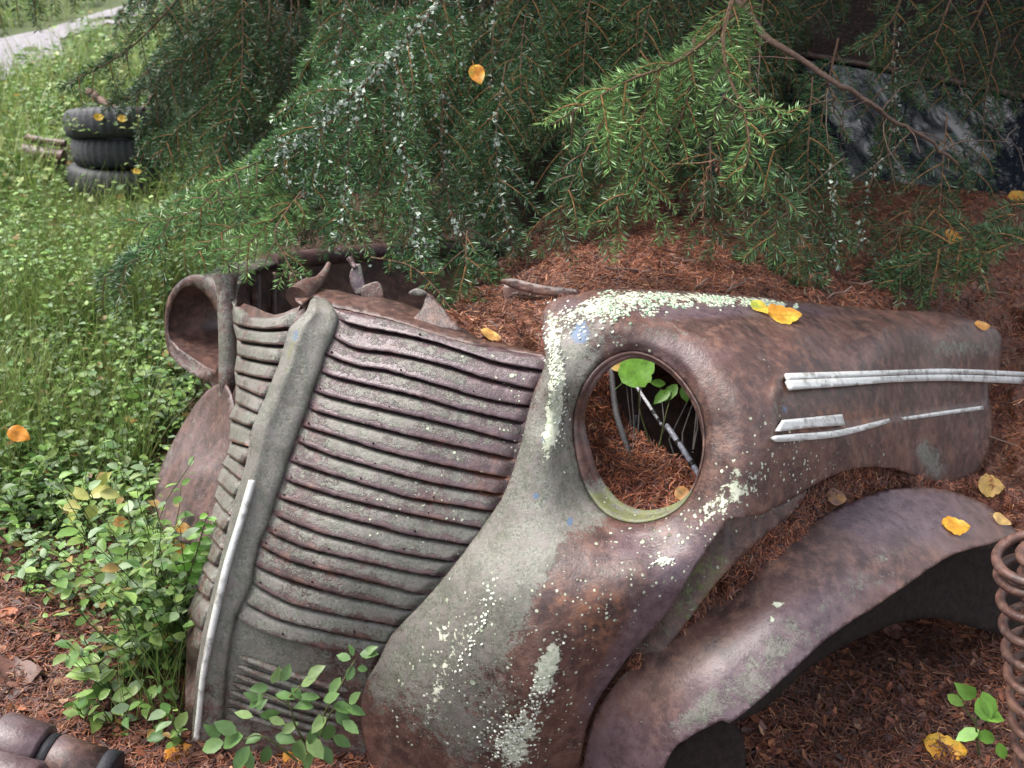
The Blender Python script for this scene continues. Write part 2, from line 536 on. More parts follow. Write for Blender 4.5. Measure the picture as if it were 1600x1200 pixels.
# ------------------------------------------------------------------ ground
def gz(x, y):
    x, y = np.asarray(x, float), np.asarray(y, float)
    z = (vn(x, y, .55, 1) - .5) * .09 + (vn(x, y, .16, 2) - .5) * .025
    z = z + .05 * np.clip((y - 4.2) / 3, 0, 1) - .03
    z = z - .12 * np.exp(-(((x - .80) / .26) ** 2 + ((y - 1.80) / .22) ** 2))    # hollow under the wing
    return z

def on_ground(px, py, it=4):
    px, py = np.asarray(px, float), np.asarray(py, float)
    dirv = un(px, py, np.ones_like(px)) - CAMP
    d = -CAM_H / dirv[..., 2]
    for _ in range(it):
        P = CAMP + dirv * d[..., None]
        d = (gz(P[..., 0], P[..., 1]) - CAM_H) / dirv[..., 2]
    return CAMP + dirv * d[..., None]

def grid_sheet(mb, xs, ys, f, colf, mat=0):
    X, Y = np.meshgrid(xs, ys)
    V = np.stack([X, Y, f(X, Y)], -1).reshape(-1, 3)
    nx, ny = len(xs), len(ys)
    i, j = np.meshgrid(np.arange(ny - 1), np.arange(nx - 1), indexing='ij')
    F = np.stack([i * nx + j, i * nx + j + 1, (i + 1) * nx + j + 1, (i + 1) * nx + j], -1).reshape(-1, 4)
    mb.add(V, F, mat, colf(X, Y).reshape(-1, 4))

def green_amount(x, y):
    px, py, d = proj(np.stack([x, y, np.zeros_like(x)], -1))
    g = 1 / (1 + np.exp((px - 330 - np.clip(600 - py, 0, 400) * .5) / 60))
    g = g * (1 / (1 + np.exp((py - 830) / 50))) + (y > 5.5)
    return np.clip(g, 0, 1)

def ground_col(X, Y):
    g = green_amount(X, Y)
    return np.stack([g, g, g, np.ones_like(g)], -1)

gb = MB()
xs = np.concatenate([np.linspace(-60, -8, 14), np.linspace(-7.6, -2.6, 40), np.linspace(-2.5, 2.5, 170), np.linspace(2.6, 8, 30), np.linspace(9, 60, 14)])
ys = np.concatenate([np.linspace(-20, .3, 10), np.linspace(.4, 4.5, 140), np.linspace(4.6, 12, 60), np.linspace(12.6, 90, 24)])
grid_sheet(gb, xs, ys, gz, ground_col)
ground = tag(gb.build('ground', [M['ground']]), kind='structure')
GB = gb.bvh()

pb = MB()
for up, lo in (([(-260, 95), (-100, 78), (0, 62), (45, 52), (90, 46)], [(-260, 170), (-100, 140), (0, 128), (40, 112), (100, 92)]),
               ([(75, 46), (105, 36), (150, 22), (220, 2), (330, -25), (520, -60)], [(85, 58), (115, 58), (160, 44), (230, 24), (340, -8), (520, -46)])):
    u_, l_ = crv(up, step=6), crv(lo, step=6)
    n = 60
    ui = np.stack([np.interp(np.linspace(0, 1, n), np.linspace(0, 1, len(u_)), u_[:, k]) for k in (0, 1)], 1)
    li = np.stack([np.interp(np.linspace(0, 1, n), np.linspace(0, 1, len(l_)), l_[:, k]) for k in (0, 1)], 1)
    li[:, 1] += (vn(li[:, 0], li[:, 1], 14, 5) - .5) * 16
    t = np.linspace(0, 1, 9)[:, None, None]
    g = ui[None] * (1 - t) + li[None] * t
    P = on_ground(g[..., 0], g[..., 1]); P[..., 2] += .012
    i, j = np.meshgrid(np.arange(8), np.arange(n - 1), indexing='ij')
    F = np.stack([i * n + j, (i + 1) * n + j, (i + 1) * n + j + 1, i * n + j + 1], -1).reshape(-1, 4)
    pb.add(P.reshape(-1, 3), F)
tag(pb.build('path', [M['path']]), kind='structure')

# ------------------------------------------------------------------ the wrecked car
CAR = (0.0, 1.9, 0.0)
car = thing('wrecked_car', 'rusty lichen-covered front of an old car sunk among spruce needles under the boughs', 'car', CAR)
REAR = np.array([.66, .72, -.21])
SURF = []                       # surfaces leaves may land on

FD = Depth([(850, 590, 1.715), (835, 612, 1.72), (812, 690, 1.72), (785, 775, 1.72), (745, 845, 1.725), (690, 900, 1.735), (640, 955, 1.755), (600, 1000, 1.78), (562, 1070, 1.82), (560, 1180, 1.87),
            (868, 600, 1.685), (850, 690, 1.692), (868, 760, 1.692), (840, 560, 1.735), (875, 540, 1.71),
            (750, 900, 1.675), (800, 1000, 1.63), (850, 1100, 1.655), (750, 1100, 1.69), (650, 1100, 1.75), (650, 1200, 1.82), (800, 1210, 1.76), (900, 1200, 1.785),
            (937, 1090, 1.71), (985, 1022, 1.665), (1040, 960, 1.635), (1137, 812, 1.595), (1090, 880, 1.61), (1000, 900, 1.60), (900, 900, 1.615), (850, 830, 1.665), (920, 830, 1.675), (950, 1000, 1.63),
            (896, 657, 1.735), (980, 549, 1.705), (1060, 585, 1.675), (1102, 680, 1.645), (1075, 780, 1.655), (990, 818, 1.695), (915, 762, 1.735),
            (985, 520, 1.69), (950, 480, 1.73), (850, 482, 1.80), (880, 464, 1.81), (940, 452, 1.83), (1050, 455, 1.875), (1150, 461, 1.95), (1250, 473, 2.05), (1380, 485, 2.23), (1480, 490, 2.38), (1560, 515, 2.47),
            (1050, 505, 1.715), (1150, 500, 1.775), (1250, 504, 1.885), (1380, 508, 2.08), (1480, 514, 2.28),
            (1100, 535, 1.68), (1200, 540, 1.755), (1300, 545, 1.895), (1450, 550, 2.2),
            (1150, 620, 1.625), (1230, 620, 1.675), (1300, 620, 1.79), (1400, 620, 2.02), (1500, 620, 2.28), (1560, 600, 2.45),
            (1150, 720, 1.60), (1220, 700, 1.645), (1300, 690, 1.76), (1400, 690, 2.0), (1500, 700, 2.26), (1330, 735, 1.83), (1270, 765, 1.73), (1200, 805, 1.645), (1475, 755, 2.2)])
HOLE = [(896, 657), (910, 605), (940, 567), (980, 549), (1020, 556), (1060, 585), (1092, 632), (1102, 680), (1097, 730), (1075, 780), (1040, 808), (990, 818), (945, 802), (915, 762), (901, 715)]
FOUT = [(848, 486), (848, 486), (866, 467), (900, 460), (940, 451), (1050, 454), (1150, 460), (1250, 472), (1380, 484), (1480, 489), (1556, 512), (1556, 512), (1567, 530), (1562, 575), (1545, 612), (1552, 655), (1546, 700), (1524, 738), (1476, 757), (1476, 757), (1440, 747), (1395, 732), (1340, 731), (1290, 748), (1240, 776), (1190, 803), (1138, 812), (1138, 812), (1090, 880), (1040, 960), (985, 1022), (937, 1090), (916, 1140), (903, 1215), (903, 1215), (760, 1222), (620, 1222), (580, 1200), (580, 1200), (563, 1120), (573, 1065), (592, 1032), (612, 992), (660, 942), (715, 876), (768, 803), (790, 766), (806, 720), (815, 690), (824, 650), (834, 612), (846, 585), (852, 560), (848, 530)]

def fender_masks(px, py):
    grey = blobs(px, py, [(830, 760, 60, 190, 12, .75), (720, 930, 150, 55, -52, .5), (800, 900, 45, 130, 25, .65), (700, 1080, 90, 120, 20, .45), (650, 1000, 130, 45, -50, .4), (900, 560, 50, 90, 20, .5), (920, 790, 40, 60, 0, .5),
                          (1230, 640, 60, 60, 0, .3), (1500, 545, 90, 22, 0, .45), (1462, 728, 26, 30, -30, .5), (1440, 700, 20, 20, 0, .3), (1350, 620, 90, 22, 0, .2), (770, 1150, 60, 80, 0, .35), (1050, 520, 120, 26, 0, .28), (1050, 800, 60, 25, 0, .2)], .10)
    lich = blobs(px, py, [(872, 590, 16, 85, 3, .62), (862, 660, 16, 70, 6, .6), (850, 700, 12, 50, 8, .3), (905, 490, 40, 30, -30, .42), (860, 520, 10, 50, 0, .5), (965, 475, 60, 22, -10, .62), (1080, 465, 90, 13, 3, .62), (1200, 470, 60, 10, 4, .5),
                          (1125, 780, 55, 28, -25, .50), (1180, 745, 45, 45, -30, .38), (1100, 810, 40, 14, -20, .3), (830, 1110, 34, 95, 22, .46), (790, 1170, 60, 50, 0, .46), (735, 985, 26, 110, 35, .46), (775, 885, 30, 14, -30, .4), (680, 1090, 22, 60, 20, .36), (700, 1150, 40, 50, 0, .28), (920, 980, 60, 80, 0, .22), (855, 1040, 14, 34, 20, .6), (1035, 878, 24, 9, -20, .8), (690, 985, 16, 24, 0, .5), (980, 900, 40, 30, 0, .22), (1145, 735, 12, 30, 0, .3), (860, 1040, 14, 40, 20, .3), (985, 806, 60, 10, 0, .2), (1020, 855, 14, 8, 0, .0), (1250, 730, 10, 25, 0, .3), (1215, 700, 8, 30, 0, .2), (1480, 490, 60, 5, 0, .35)], -.02)
    orange = blobs(px, py, [(940, 1000, 90, 90, 0, .28), (1350, 650, 120, 25, 0, .35), (1250, 560, 60, 60, 0, .25), (1130, 560, 60, 60, 0, .2), (900, 940, 90, 40, 0, .2), (1300, 700, 150, 50, 0, .15)], .12)
    pur = blobs(px, py, [(1060, 900, 60, 130, 35, .55), (970, 1050, 30, 120, 35, .5), (740, 915, 45, 25, -40, .75), (1150, 485, 170, 14, 0, .7), (1040, 560, 120, 50, 0, .35), (960, 860, 90, 40, -20, .4), (900, 480, 40, 25, 0, .4), (1330, 560, 150, 30, 0, .2), (830, 900, 20, 60, 20, .0)], .15)
    return np.clip(np.stack([grey, lich, orange, pur], -1), 0, 1)
def fender_masks2(px, py):
    blue = blobs(px, py, [(907, 520, 22, 26, 0, .75), (890, 815, 7, 9, 0, .9), (838, 775, 7, 7, 0, .9), (850, 690, 6, 12, 0, .7), (1225, 640, 14, 16, 0, .6)])
    moss = blobs(px, py, [(880, 700, 20, 70, 0, .25), (1440, 485, 120, 8, 2, .35), (940, 800, 40, 20, 20, .3), (1000, 810, 60, 9, 0, .35), (1200, 700, 60, 60, 0, .2), (1160, 790, 60, 40, 0, .25), (800, 830, 60, 80, 20, .3), (720, 920, 120, 30, -52, .28), (640, 1020, 60, 50, 0, .2), (850, 900, 40, 60, 0, .15)])
    dots = blobs(px, py, [(700, 1010, 50, 140, 30, .6), (840, 1080, 70, 120, 20, .66), (950, 930, 120, 90, -20, .46), (1060, 830, 70, 40, 0, .35), (1160, 760, 90, 55, -25, .7), (1220, 700, 60, 60, 0, .5), (1060, 840, 90, 40, 0, .45), (920, 520, 60, 50, 0, .4), (1300, 720, 120, 40, 0, .2), (770, 1150, 110, 60, 0, .5), (1010, 470, 90, 20, 0, .5), (980, 560, 30, 30, 0, .1)], .0)
    return np.clip(np.stack([blue, moss, dots, dots], -1), 0, 1)
def fender_off(px, py):
    o = .006 * (vn(px, py, 70, 8, 2) - .5) + .0035 * np.exp(-(((px - 1330) / 34) ** 2 + ((py - 545) / 16) ** 2)) - .003 * np.exp(-(((px - 1170) / 22) ** 2 + ((py - 660) / 40) ** 2)) + .004 * np.exp(-(((px - 1010) / 30) ** 2 + ((py - 930) / 60) ** 2)) + .004 * np.exp(-(((px - 760) / 24) ** 2 + ((py - 1060) / 70) ** 2)) + .0014 * (vn(px, py, 14, 9, 2) - .5)
    sx = np.clip((px - 1212) / 10, 0, 1) * np.clip((1548 - px) / 10, 0, 1)
    lo = 686 - (px - 1215) * .155
    sy = np.clip((py - 588) / 8, 0, 1) * np.clip((lo - py) / 8, 0, 1)
    o = o + .016 * sx * sy                              # sunk panel between the trims
    o = o - .014 * np.exp(-(((px - 1214) / 9) ** 2 + ((py - 607) / 15) ** 2))
    o = o - .010 * np.exp(-((px - 868 + (py - 600) * .06) / 13) ** 2) * np.clip((760 - py) / 80, 0, 1) * np.clip((py - 510) / 40, 0, 1)
    rim = np.min([np.hypot((px - 1000) / 104, (py - 683) / 135)], 0)
    o = o - .0035 * np.exp(-((rim - 1.09) / .07) ** 2)    # rolled lip round the lamp opening
    return o
fb = MB()
fo, fh = patch(fb, FOUT, FD, [HOLE], 5, fender_masks, fender_masks2, off=fender_off, jag=.8)
SURF.append(fb)
fender = fb.build('front_fender', [M['rust']], car, solid=.004)
# lamp opening: turned-in collar
rb = MB()
ring = fh[0]
P0 = un(ring[:, 0], ring[:, 1], FD(ring[:, 0], ring[:, 1]) + fender_off(ring[:, 0], ring[:, 1]) + .001)
c0 = P0.mean(0)
n = len(P0)
prof = [(0.0, 0.0), (.12, .003), (.3, .004), (.65, .004), (.92, .007), (1.0, .014)]
rows = []
for dz, inn in prof:
    rad = (c0 - P0); rad /= np.linalg.norm(rad, axis=1)[:, None]
    rows.append(P0 + REAR[None] * (dz * np.interp(ring[:, 1], [640, 790], [.010, .036]))[:, None] + rad * inn)
V = np.vstack(rows)
F = [[r * n + i, r * n + (i + 1) % n, (r + 1) * n + (i + 1) % n, (r + 1) * n + i] for r in range(len(prof) - 1) for i in range(n)]
pxr = np.tile(ring[:, 0], len(prof)); pyr = np.tile(ring[:, 1], len(prof))
low = np.clip((pyr - 740) / 40, 0, 1)
rb.add(V, F, 0, np.stack([.15 + .6 * low, .25 * low, .2 * np.ones_like(low), .3 - .3 * low], -1), np.stack([low * 0, low * .6, low * .3, low], -1))
rb.build('headlight_ring', [M['rust']], car, solid=.003)

# inner wing behind the nose edge (mossy sheet seen between nose and outer wing)
ib = MB()
patch(ib, [(1130, 805), (1215, 790), (1260, 765), (1240, 800), (1180, 850), (1120, 910), (1060, 990), (1000, 1060), (950, 1120), (900, 1215), (890, 1215), (930, 1085), (985, 1015), (1040, 950)], lambda x, y: FD(np.minimum(x, 1138 + 0 * x), y) * 0 + np.interp(x, [890, 930, 985, 1040, 1137, 1250], [1.81, 1.735, 1.69, 1.66, 1.625, 1.72]) + .045, (), 6,
      lambda x, y: np.clip(np.stack([blobs(x, y, [(1060, 930, 60, 60, 0, .4), (1180, 820, 60, 30, 0, .3)], .05), blobs(x, y, [(1180, 810, 30, 20, -30, .45), (1060, 940, 25, 25, 0, .4)]), .1 + 0 * x, .1 + 0 * x], -1), 0, 1),
      lambda x, y: np.clip(np.stack([0 * x, blobs(x, y, [(1120, 890, 80, 80, 0, .4), (1220, 790, 60, 40, 0, .25), (1040, 970, 60, 80, 0, .3)], .12), .3 + 0 * x, 0 * x], -1), 0, 1))
ib.build('inner_wing', [M['rust']], car, solid=.004)

# outer wing over the wheel
CD = Depth([(905, 1215, 1.80), (935, 1110, 1.735), (985, 1040, 1.725), (1050, 985, 1.725), (1130, 930, 1.74), (1200, 870, 1.77), (1270, 815, 1.84), (1340, 780, 1.93), (1430, 763, 2.04), (1530, 785, 2.10), (1590, 832, 2.08),
            (1000, 1120, 1.685), (1100, 1050, 1.65), (1200, 970, 1.67), (1300, 900, 1.745), (1400, 850, 1.845), (1500, 825, 1.97),
            (1025, 1200, 1.675), (1140, 1130, 1.620), (1240, 1045, 1.635), (1300, 990, 1.68), (1370, 945, 1.745), (1480, 875, 1.875), (1545, 850, 1.98), (1100, 1120, 1.630), (1250, 990, 1.655)])
COUT = [(908, 1215), (908, 1215), (925, 1130), (950, 1085), (985, 1042), (1050, 985), (1130, 928), (1200, 872), (1270, 816), (1340, 780), (1400, 764), (1470, 764), (1530, 783), (1572, 812), (1592, 836), (1592, 836), (1545, 850), (1486, 868), (1430, 905), (1370, 946), (1300, 992), (1240, 1046), (1180, 1100), (1140, 1131), (1140, 1131), (1128, 1126), (1080, 1150), (1052, 1172), (1030, 1215), (1030, 1215)]
def crown_masks(px, py):
    band = blobs(px, py, [(1250, 985, 220, 52, -40, .34), (1120, 1105, 170, 40, -38, .30), (1400, 870, 80, 40, -30, .30), (1080, 1120, 60, 20, -35, .25)], .0)
    return np.clip(np.stack([band, blobs(px, py, [(1215, 945, 16, 7, -10, .85), (1205, 968, 12, 6, 0, .8), (1100, 1075, 6, 4, 0, .5)]), blobs(px, py, [(1200, 900, 250, 40, -40, .3), (1050, 1060, 80, 40, -40, .2)], .02), blobs(px, py, [(1200, 1020, 260, 60, -40, .5), (1150, 1110, 160, 30, -40, .5), (1400, 800, 140, 50, 0, .5), (960, 1180, 60, 60, 0, .5)], .2)], -1), 0, 1)
cb = MB()
patch(cb, COUT, CD, (), 6, crown_masks, lambda x, y: np.clip(np.stack([0 * x, blobs(x, y, [(1120, 990, 140, 40, -40, .22)]), .02 + 0 * x, 0 * x], -1), 0, 1), jag=1.6, off=lambda x, y: .005 * (vn(x, y, 80, 21, 2) - .5))
SURF.append(cb)
cb.build('outer_wing', [M['rust_smooth']], car, solid=.004)

wa = MB()  # inner arch wall and flap, coloured near black to paint the shade there
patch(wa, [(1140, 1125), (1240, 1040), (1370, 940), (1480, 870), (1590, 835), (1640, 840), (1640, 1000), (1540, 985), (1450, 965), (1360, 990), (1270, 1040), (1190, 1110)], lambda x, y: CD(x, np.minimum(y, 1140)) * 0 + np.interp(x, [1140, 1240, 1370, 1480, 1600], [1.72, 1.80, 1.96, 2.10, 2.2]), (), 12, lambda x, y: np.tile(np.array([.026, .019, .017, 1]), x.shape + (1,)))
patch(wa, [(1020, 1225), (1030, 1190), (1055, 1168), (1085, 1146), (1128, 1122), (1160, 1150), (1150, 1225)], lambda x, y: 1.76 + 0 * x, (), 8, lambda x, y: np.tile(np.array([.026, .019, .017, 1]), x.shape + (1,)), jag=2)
wa.build('wheel_arch_shade', [M['black']], car, solid=.004)

# ---------------- grille
RID = ([462, 480, 520, 600, 700, 800, 900, 1000, 1100, 1160], [1.865, 1.83, 1.815, 1.80, 1.79, 1.785, 1.787, 1.80, 1.832, 1.86])
SL = ([462, 487, 512, 540, 568, 592, 620, 644, 668, 696, 725, 748, 790, 860, 920, 990, 1050, 1160], [488, 478, 452, 444, 436, 426, 415, 404, 394, 389, 384, 377, 364, 348, 333, 316, 306, 299])
SR = ([462, 480, 497, 525, 552, 580, 609, 638, 664, 690, 718, 748, 775, 804, 830, 850, 882, 912, 940, 964, 1000, 1050, 1160], [505, 522, 530, 522, 509, 501, 490, 481, 470, 461, 451, 442, 432, 424, 415, 405, 398, 394, 381, 369, 361, 354, 346])
ridge = lambda y: np.interp(y, *RID)
LIPS = [[(524, 482), (600, 496), (700, 527), (760, 541), (846, 556)],
        [(532, 499), (570, 511), (640, 524), (700, 540), (780, 566), (850, 578)],
        [(521, 525), (560, 544), (620, 552), (700, 571), (760, 590), (830, 607), (838, 609)],
        [(508, 552), (560, 571), (605, 578), (680, 599), (760, 622), (828, 634)],
        [(502, 580), (540, 592), (660, 620), (720, 638), (816, 659)],
        [(490, 609), (530, 622), (660, 652), (700, 662), (808, 690)],
        [(484, 638), (540, 654), (660, 684), (720, 697), (800, 715)],
        [(472, 664), (540, 684), (600, 703), (700, 727), (790, 745)],
        [(464, 688), (520, 710), (600, 733), (700, 758), (784, 771)],
        [(452, 718), (520, 740), (600, 764), (640, 776), (772, 798)],
        [(445, 748), (520, 772), (600, 792), (640, 801), (762, 826)],
        [(434, 775), (520, 802), (600, 823), (640, 834), (738, 851)],
        [(432, 804), (500, 830), (600, 856), (640, 865), (708, 876)],
        [(422, 830), (480, 854), (600, 883), (630, 890), (688, 900)],
        [(408, 850), (460, 876), (540, 897), (600, 912), (660, 927)],
        [(400, 882), (460, 906), (540, 929), (600, 942), (642, 952)],
        [(400, 912), (460, 942), (540, 961), (600, 972), (624, 977)],
        [(386, 940), (440, 966), (520, 986), (608, 1003)],
        [(372, 964), (420, 988), (500, 1011), (572, 1020), (590, 1024)]]
gpts = []
for y in (482, 520, 560, 610, 660, 710, 760, 810, 860, 910, 960, 1010, 1070, 1150):
    gpts.append((float(np.interp(y, *SR)), y, float(ridge(y)) + .010))
gpts += [(x, y, d + .014) for x, y, d in [(850, 560, 1.725), (838, 609, 1.72), (812, 690, 1.72), (785, 775, 1.72), (745, 845, 1.725), (690, 900, 1.735), (640, 955, 1.755), (600, 1000, 1.78), (575, 1070, 1.815), (570, 1180, 1.87)]]
gpts += [(660, 600, 1.748), (650, 700, 1.738), (600, 800, 1.738), (540, 900, 1.752), (480, 1000, 1.785), (700, 530, 1.775), (600, 500, 1.81)]
GD = Depth(gpts)
NR = np.array([-.42, -.78, .46]); NR /= np.linalg.norm(NR)

def nrmz_(a):
    return a / np.linalg.norm(a)
def rs(c, n, end=None):
    c = crv(c, step=4)
    s = np.concatenate([[0], np.cumsum(np.hypot(*np.diff(c, axis=0).T))]); s /= s[-1]
    q = np.linspace(0, 1, n)
    return np.stack([np.interp(q, s, c[:, 0]), np.interp(q, s, c[:, 1])], 1)

PROF = [(0, -.018), (.05, -.016), (.11, -.009), (.18, -.001), (.27, .0035), (.42, .0055), (.62, .0068), (.84, .0082), (.96, .0090), (1.0, .0075), (1.0, .003), (.985, -.008), (.97, -.019)]
def louvers(mb, curves, base, nrm, n=110, amp=1.0, e0=.07, e1=.05, tone=None, seed=0, ext=(12, 10)):
    R = [rs([(c[0][0] - ext[0], c[0][1] - ext[0] * .25)] + c + [(c[-1][0] + ext[1], c[-1][1] + ext[1] * .18)], n) for c in curves]
    s = np.linspace(0, 1, n)
    for i in range(len(R) - 1):
        U, Lw = R[i], R[i + 1].copy()
        Lw[:, 1] += (vn(Lw[:, 0], Lw[:, 0] * 0 + i * 7, 7, 30 + seed) - .5) * 2.0 + (vn(Lw[:, 0], Lw[:, 0] * 0 + i * 7, 40, 31 + seed) - .5) * .5
        e = np.clip((s - .02) / e0, 0, 1) * np.clip((.985 - s) / e1, 0, 1)
        e = e * e * (3 - 2 * e)
        wob = 1 + .05 * (vn(s * 40 + i * 13, s * 0, 6, 33 + seed) - .5)
        rows, cols, cols2 = [], [], []
        for t, o in PROF:
            q = U * (1 - t) + Lw * t
            P = un(q[:, 0], q[:, 1], base(q[:, 0], q[:, 1]))
            oo = o * e * wob * amp + .0015 * (vn(q[:, 0], q[:, 1], 11, 35) - .5)
            rows.append(P + nrm[None] * oo[:, None])
            under = o < .005 and t > .93
            R_, G_, B_, A_ = tone(q[:, 0], q[:, 1], i / (len(R) - 2), s, t)
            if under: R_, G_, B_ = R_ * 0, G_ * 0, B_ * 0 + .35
            cols.append(np.stack([R_, G_, B_, A_], -1))
            d2 = blobs(q[:, 0], q[:, 1], [(800, 640, 50, 90, 0, .5), (660, 800, 120, 60, 30, .28), (700, 700, 150, 150, 0, .15)], .02) * (0 if under else 1)
            cols2.append(np.stack([d2 * 0, .18 * (t > .7) * vn(q[:, 0], q[:, 1], 60, 40) * 2, d2, d2], -1))
        m = len(PROF)
        j, k = np.meshgrid(np.arange(m - 1), np.arange(n - 1), indexing='ij')
        F = np.stack([j * n + k, (j + 1) * n + k, (j + 1) * n + k + 1, j * n + k + 1], -1).reshape(-1, 4)
        mb.add(np.vstack(rows), F, 0, np.clip(np.vstack(cols), 0, 1), np.clip(np.vstack(cols2), 0, 1))
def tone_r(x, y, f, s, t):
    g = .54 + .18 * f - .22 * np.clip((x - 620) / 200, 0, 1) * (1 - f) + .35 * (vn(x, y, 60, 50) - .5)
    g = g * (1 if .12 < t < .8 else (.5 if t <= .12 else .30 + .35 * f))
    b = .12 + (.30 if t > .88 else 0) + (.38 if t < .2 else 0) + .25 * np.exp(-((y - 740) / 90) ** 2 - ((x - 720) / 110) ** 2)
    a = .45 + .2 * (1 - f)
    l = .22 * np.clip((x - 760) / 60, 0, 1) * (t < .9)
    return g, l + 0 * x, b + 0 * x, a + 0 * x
lv = MB()
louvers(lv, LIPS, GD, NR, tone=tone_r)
for c in LIPS[1:]:                                      # pin holes along the slats
    q = rs(c, 60)
    for f in (.05, .34 + .1 * rng.random(), .70 + .08 * rng.random()):
        if rng.random() < (.6 if f > .5 else .3): continue
        x, y = q[int(f * 59)] + np.array([0, -5.5])
        P = un(x, y, float(GD(x, y)) - .009)
        a = nrmz_(np.cross(NR, [0, 0, 1.0])); b_ = np.cross(NR, a); r_ = rng.uniform(.0012, .0024)
        th = np.arange(8) * math.pi / 4
        V = P + NR * .0035 * np.array([[.2]] * 8) + r_ * (np.cos(th)[:, None] * a * 1.2 + np.sin(th)[:, None] * b_)
        lv.add(np.vstack([V, P + NR * .0012]), [[i, (i + 1) % 8, 8] for i in range(8)], 1, (.012, .009, .008, 1))
SURF.append(lv)
grille_r = lv.build('grille', [M['rust_louver'], M['black']], car)
# dark backing seen through the slots
bk = MB()
patch(bk, [(515, 490), (700, 535), (840, 575), (820, 660), (770, 790), (640, 950), (590, 1020), (380, 980), (410, 860), (470, 670)], lambda x, y: GD(x, y) + .06, (), 16, lambda x, y: np.clip(np.stack([0 * x, 0 * x, .1 + 0 * x, 0 * x], -1), 0, 1))
bk.build('radiator', [M['rust']], car)

# lower grille panel with pressed ribs
lp = MB()
patch(lp, [(362, 968), (372, 960), (372, 960), (420, 984), (500, 1007), (590, 1022), (590, 1022), (582, 1070), (575, 1120), (590, 1205), (470, 1205), (345, 1170), (342, 1150), (350, 1060)], lambda x, y: GD(x, y) + .003, (), 6,
      lambda x, y: np.clip(np.stack([blobs(x, y, [(430, 1010, 90, 40, 15, .4), (400, 1080, 60, 60, 0, .25)], .45), 0 * x, .1 + 0 * x, .25 + 0 * x], -1), 0, 1), lambda x, y: np.clip(np.stack([0 * x, blobs(x, y, [(400, 1130, 90, 40, 0, .3)]), 0 * x, 0 * x], -1), 0, 1))
low_panel = lp.build('lower_grille', [M['rust']], car, solid=.003)
rbm = MB()
for i in range(7):
    x0, y0 = [(375, 1026), (370, 1040), (366, 1054), (362, 1067), (359, 1080), (356, 1093), (354, 1106)][i]
    x1 = [545, 540, 536, 532, 528, 524, 520][i]
    q = np.linspace(0, 1, 24)
    X = x0 + (x1 - x0) * q; Y = y0 + (X - x0) * .40 - 14 * q * q
    P = un(X, Y, GD(X, Y) - .0025)
    R = .0062 * np.clip(np.minimum(q / .06, (1 - q) / .05), .15, 1)
    rbm.tube(P, R, 8, 0, np.array([.55, 0, .1, .3]))
rbm.build('rib', [M['rust']], low_panel)

# left half of the grille
LL = [[(368, 478), (384, 489), (410, 494), (445, 488), (470, 474)],
      [(370, 507), (410, 514), (454, 512)], [(376, 532), (410, 537), (446, 540)], [(376, 556), (405, 563), (438, 568)], [(372, 581), (400, 588), (428, 593)], [(374, 603), (396, 612), (417, 621)],
      [(374, 630), (390, 637), (406, 645)], [(364, 655), (380, 661), (396, 667)], [(366, 690), (380, 694), (391, 697)], [(362, 711), (374, 719), (387, 726)], [(352, 726), (366, 738), (380, 749)], [(346, 754), (358, 767), (372, 777)],
      [(341, 780), (352, 794), (365, 805)], [(338, 812), (346, 822), (356, 832)], [(332, 836), (340, 847), (350, 857)], [(322, 864), (330, 874), (342, 883)], [(318, 886), (327, 898), (338, 911)], [(309, 912), (320, 927), (331, 937)], [(300, 960), (310, 976), (322, 984)]]
lpts = [(float(np.interp(y, *SL)), y, float(ridge(y)) + .026) for y in (480, 512, 560, 610, 660, 710, 760, 810, 860, 910, 960, 1010, 1100)]
lpts += [(float(np.interp(y, *SL)) + 14, y, float(ridge(y)) + .030) for y in (480, 512, 560, 610, 660, 710, 760, 810, 860, 910, 960, 1010, 1100)]
lpts += [(368, 480, 2.12), (366, 560, 2.12), (362, 620, 2.11), (360, 690, 2.06), (350, 740, 2.03), (338, 800, 2.0), (326, 860, 1.975), (312, 915, 1.955), (298, 970, 1.94), (295, 1040, 1.94), (296, 1140, 1.93)]
LD = Depth(lpts, 1e-6)
NL = np.array([-.78, -.50, .38]); NL /= np.linalg.norm(NL)
ll = MB()
louvers(ll, LL, LD, NL, 40, .9, .10, .08, lambda x, y, f, s, t: ((.62 + .3 * (vn(x, y, 40, 51) - .5)) * (1 if .1 < t < .86 else .4), 0 * x, .1 + .35 * (t > .85) + .6 * np.exp(-((y - 683) / 10) ** 2) + 0 * x, .45 + 0 * x), 5, (6, 1))
ll.build('grille', [M['rust_louver']], car)
lq = MB()
patch(lq, [(296, 955), (312, 930), (334, 945), (326, 990), (312, 1050), (302, 1160), (290, 1165), (290, 1050)], lambda x, y: LD(x, y) + .004, (), 7, lambda x, y: np.clip(np.stack([.45 + 0 * x, 0 * x, .1 + 0 * x, .2 + 0 * x], -1), 0, 1))
patch(lq, [(372, 480), (430, 492), (478, 480), (440, 560), (395, 680), (370, 760), (330, 900), (310, 960), (300, 960), (340, 800), (368, 660)], lambda x, y: LD(x, y) + .05, (), 12, lambda x, y: np.clip(np.stack([0 * x, 0 * x, .2 + 0 * x, 0 * x], -1), 0, 1))
lq.build('radiator_panel', [M['rust']], car)

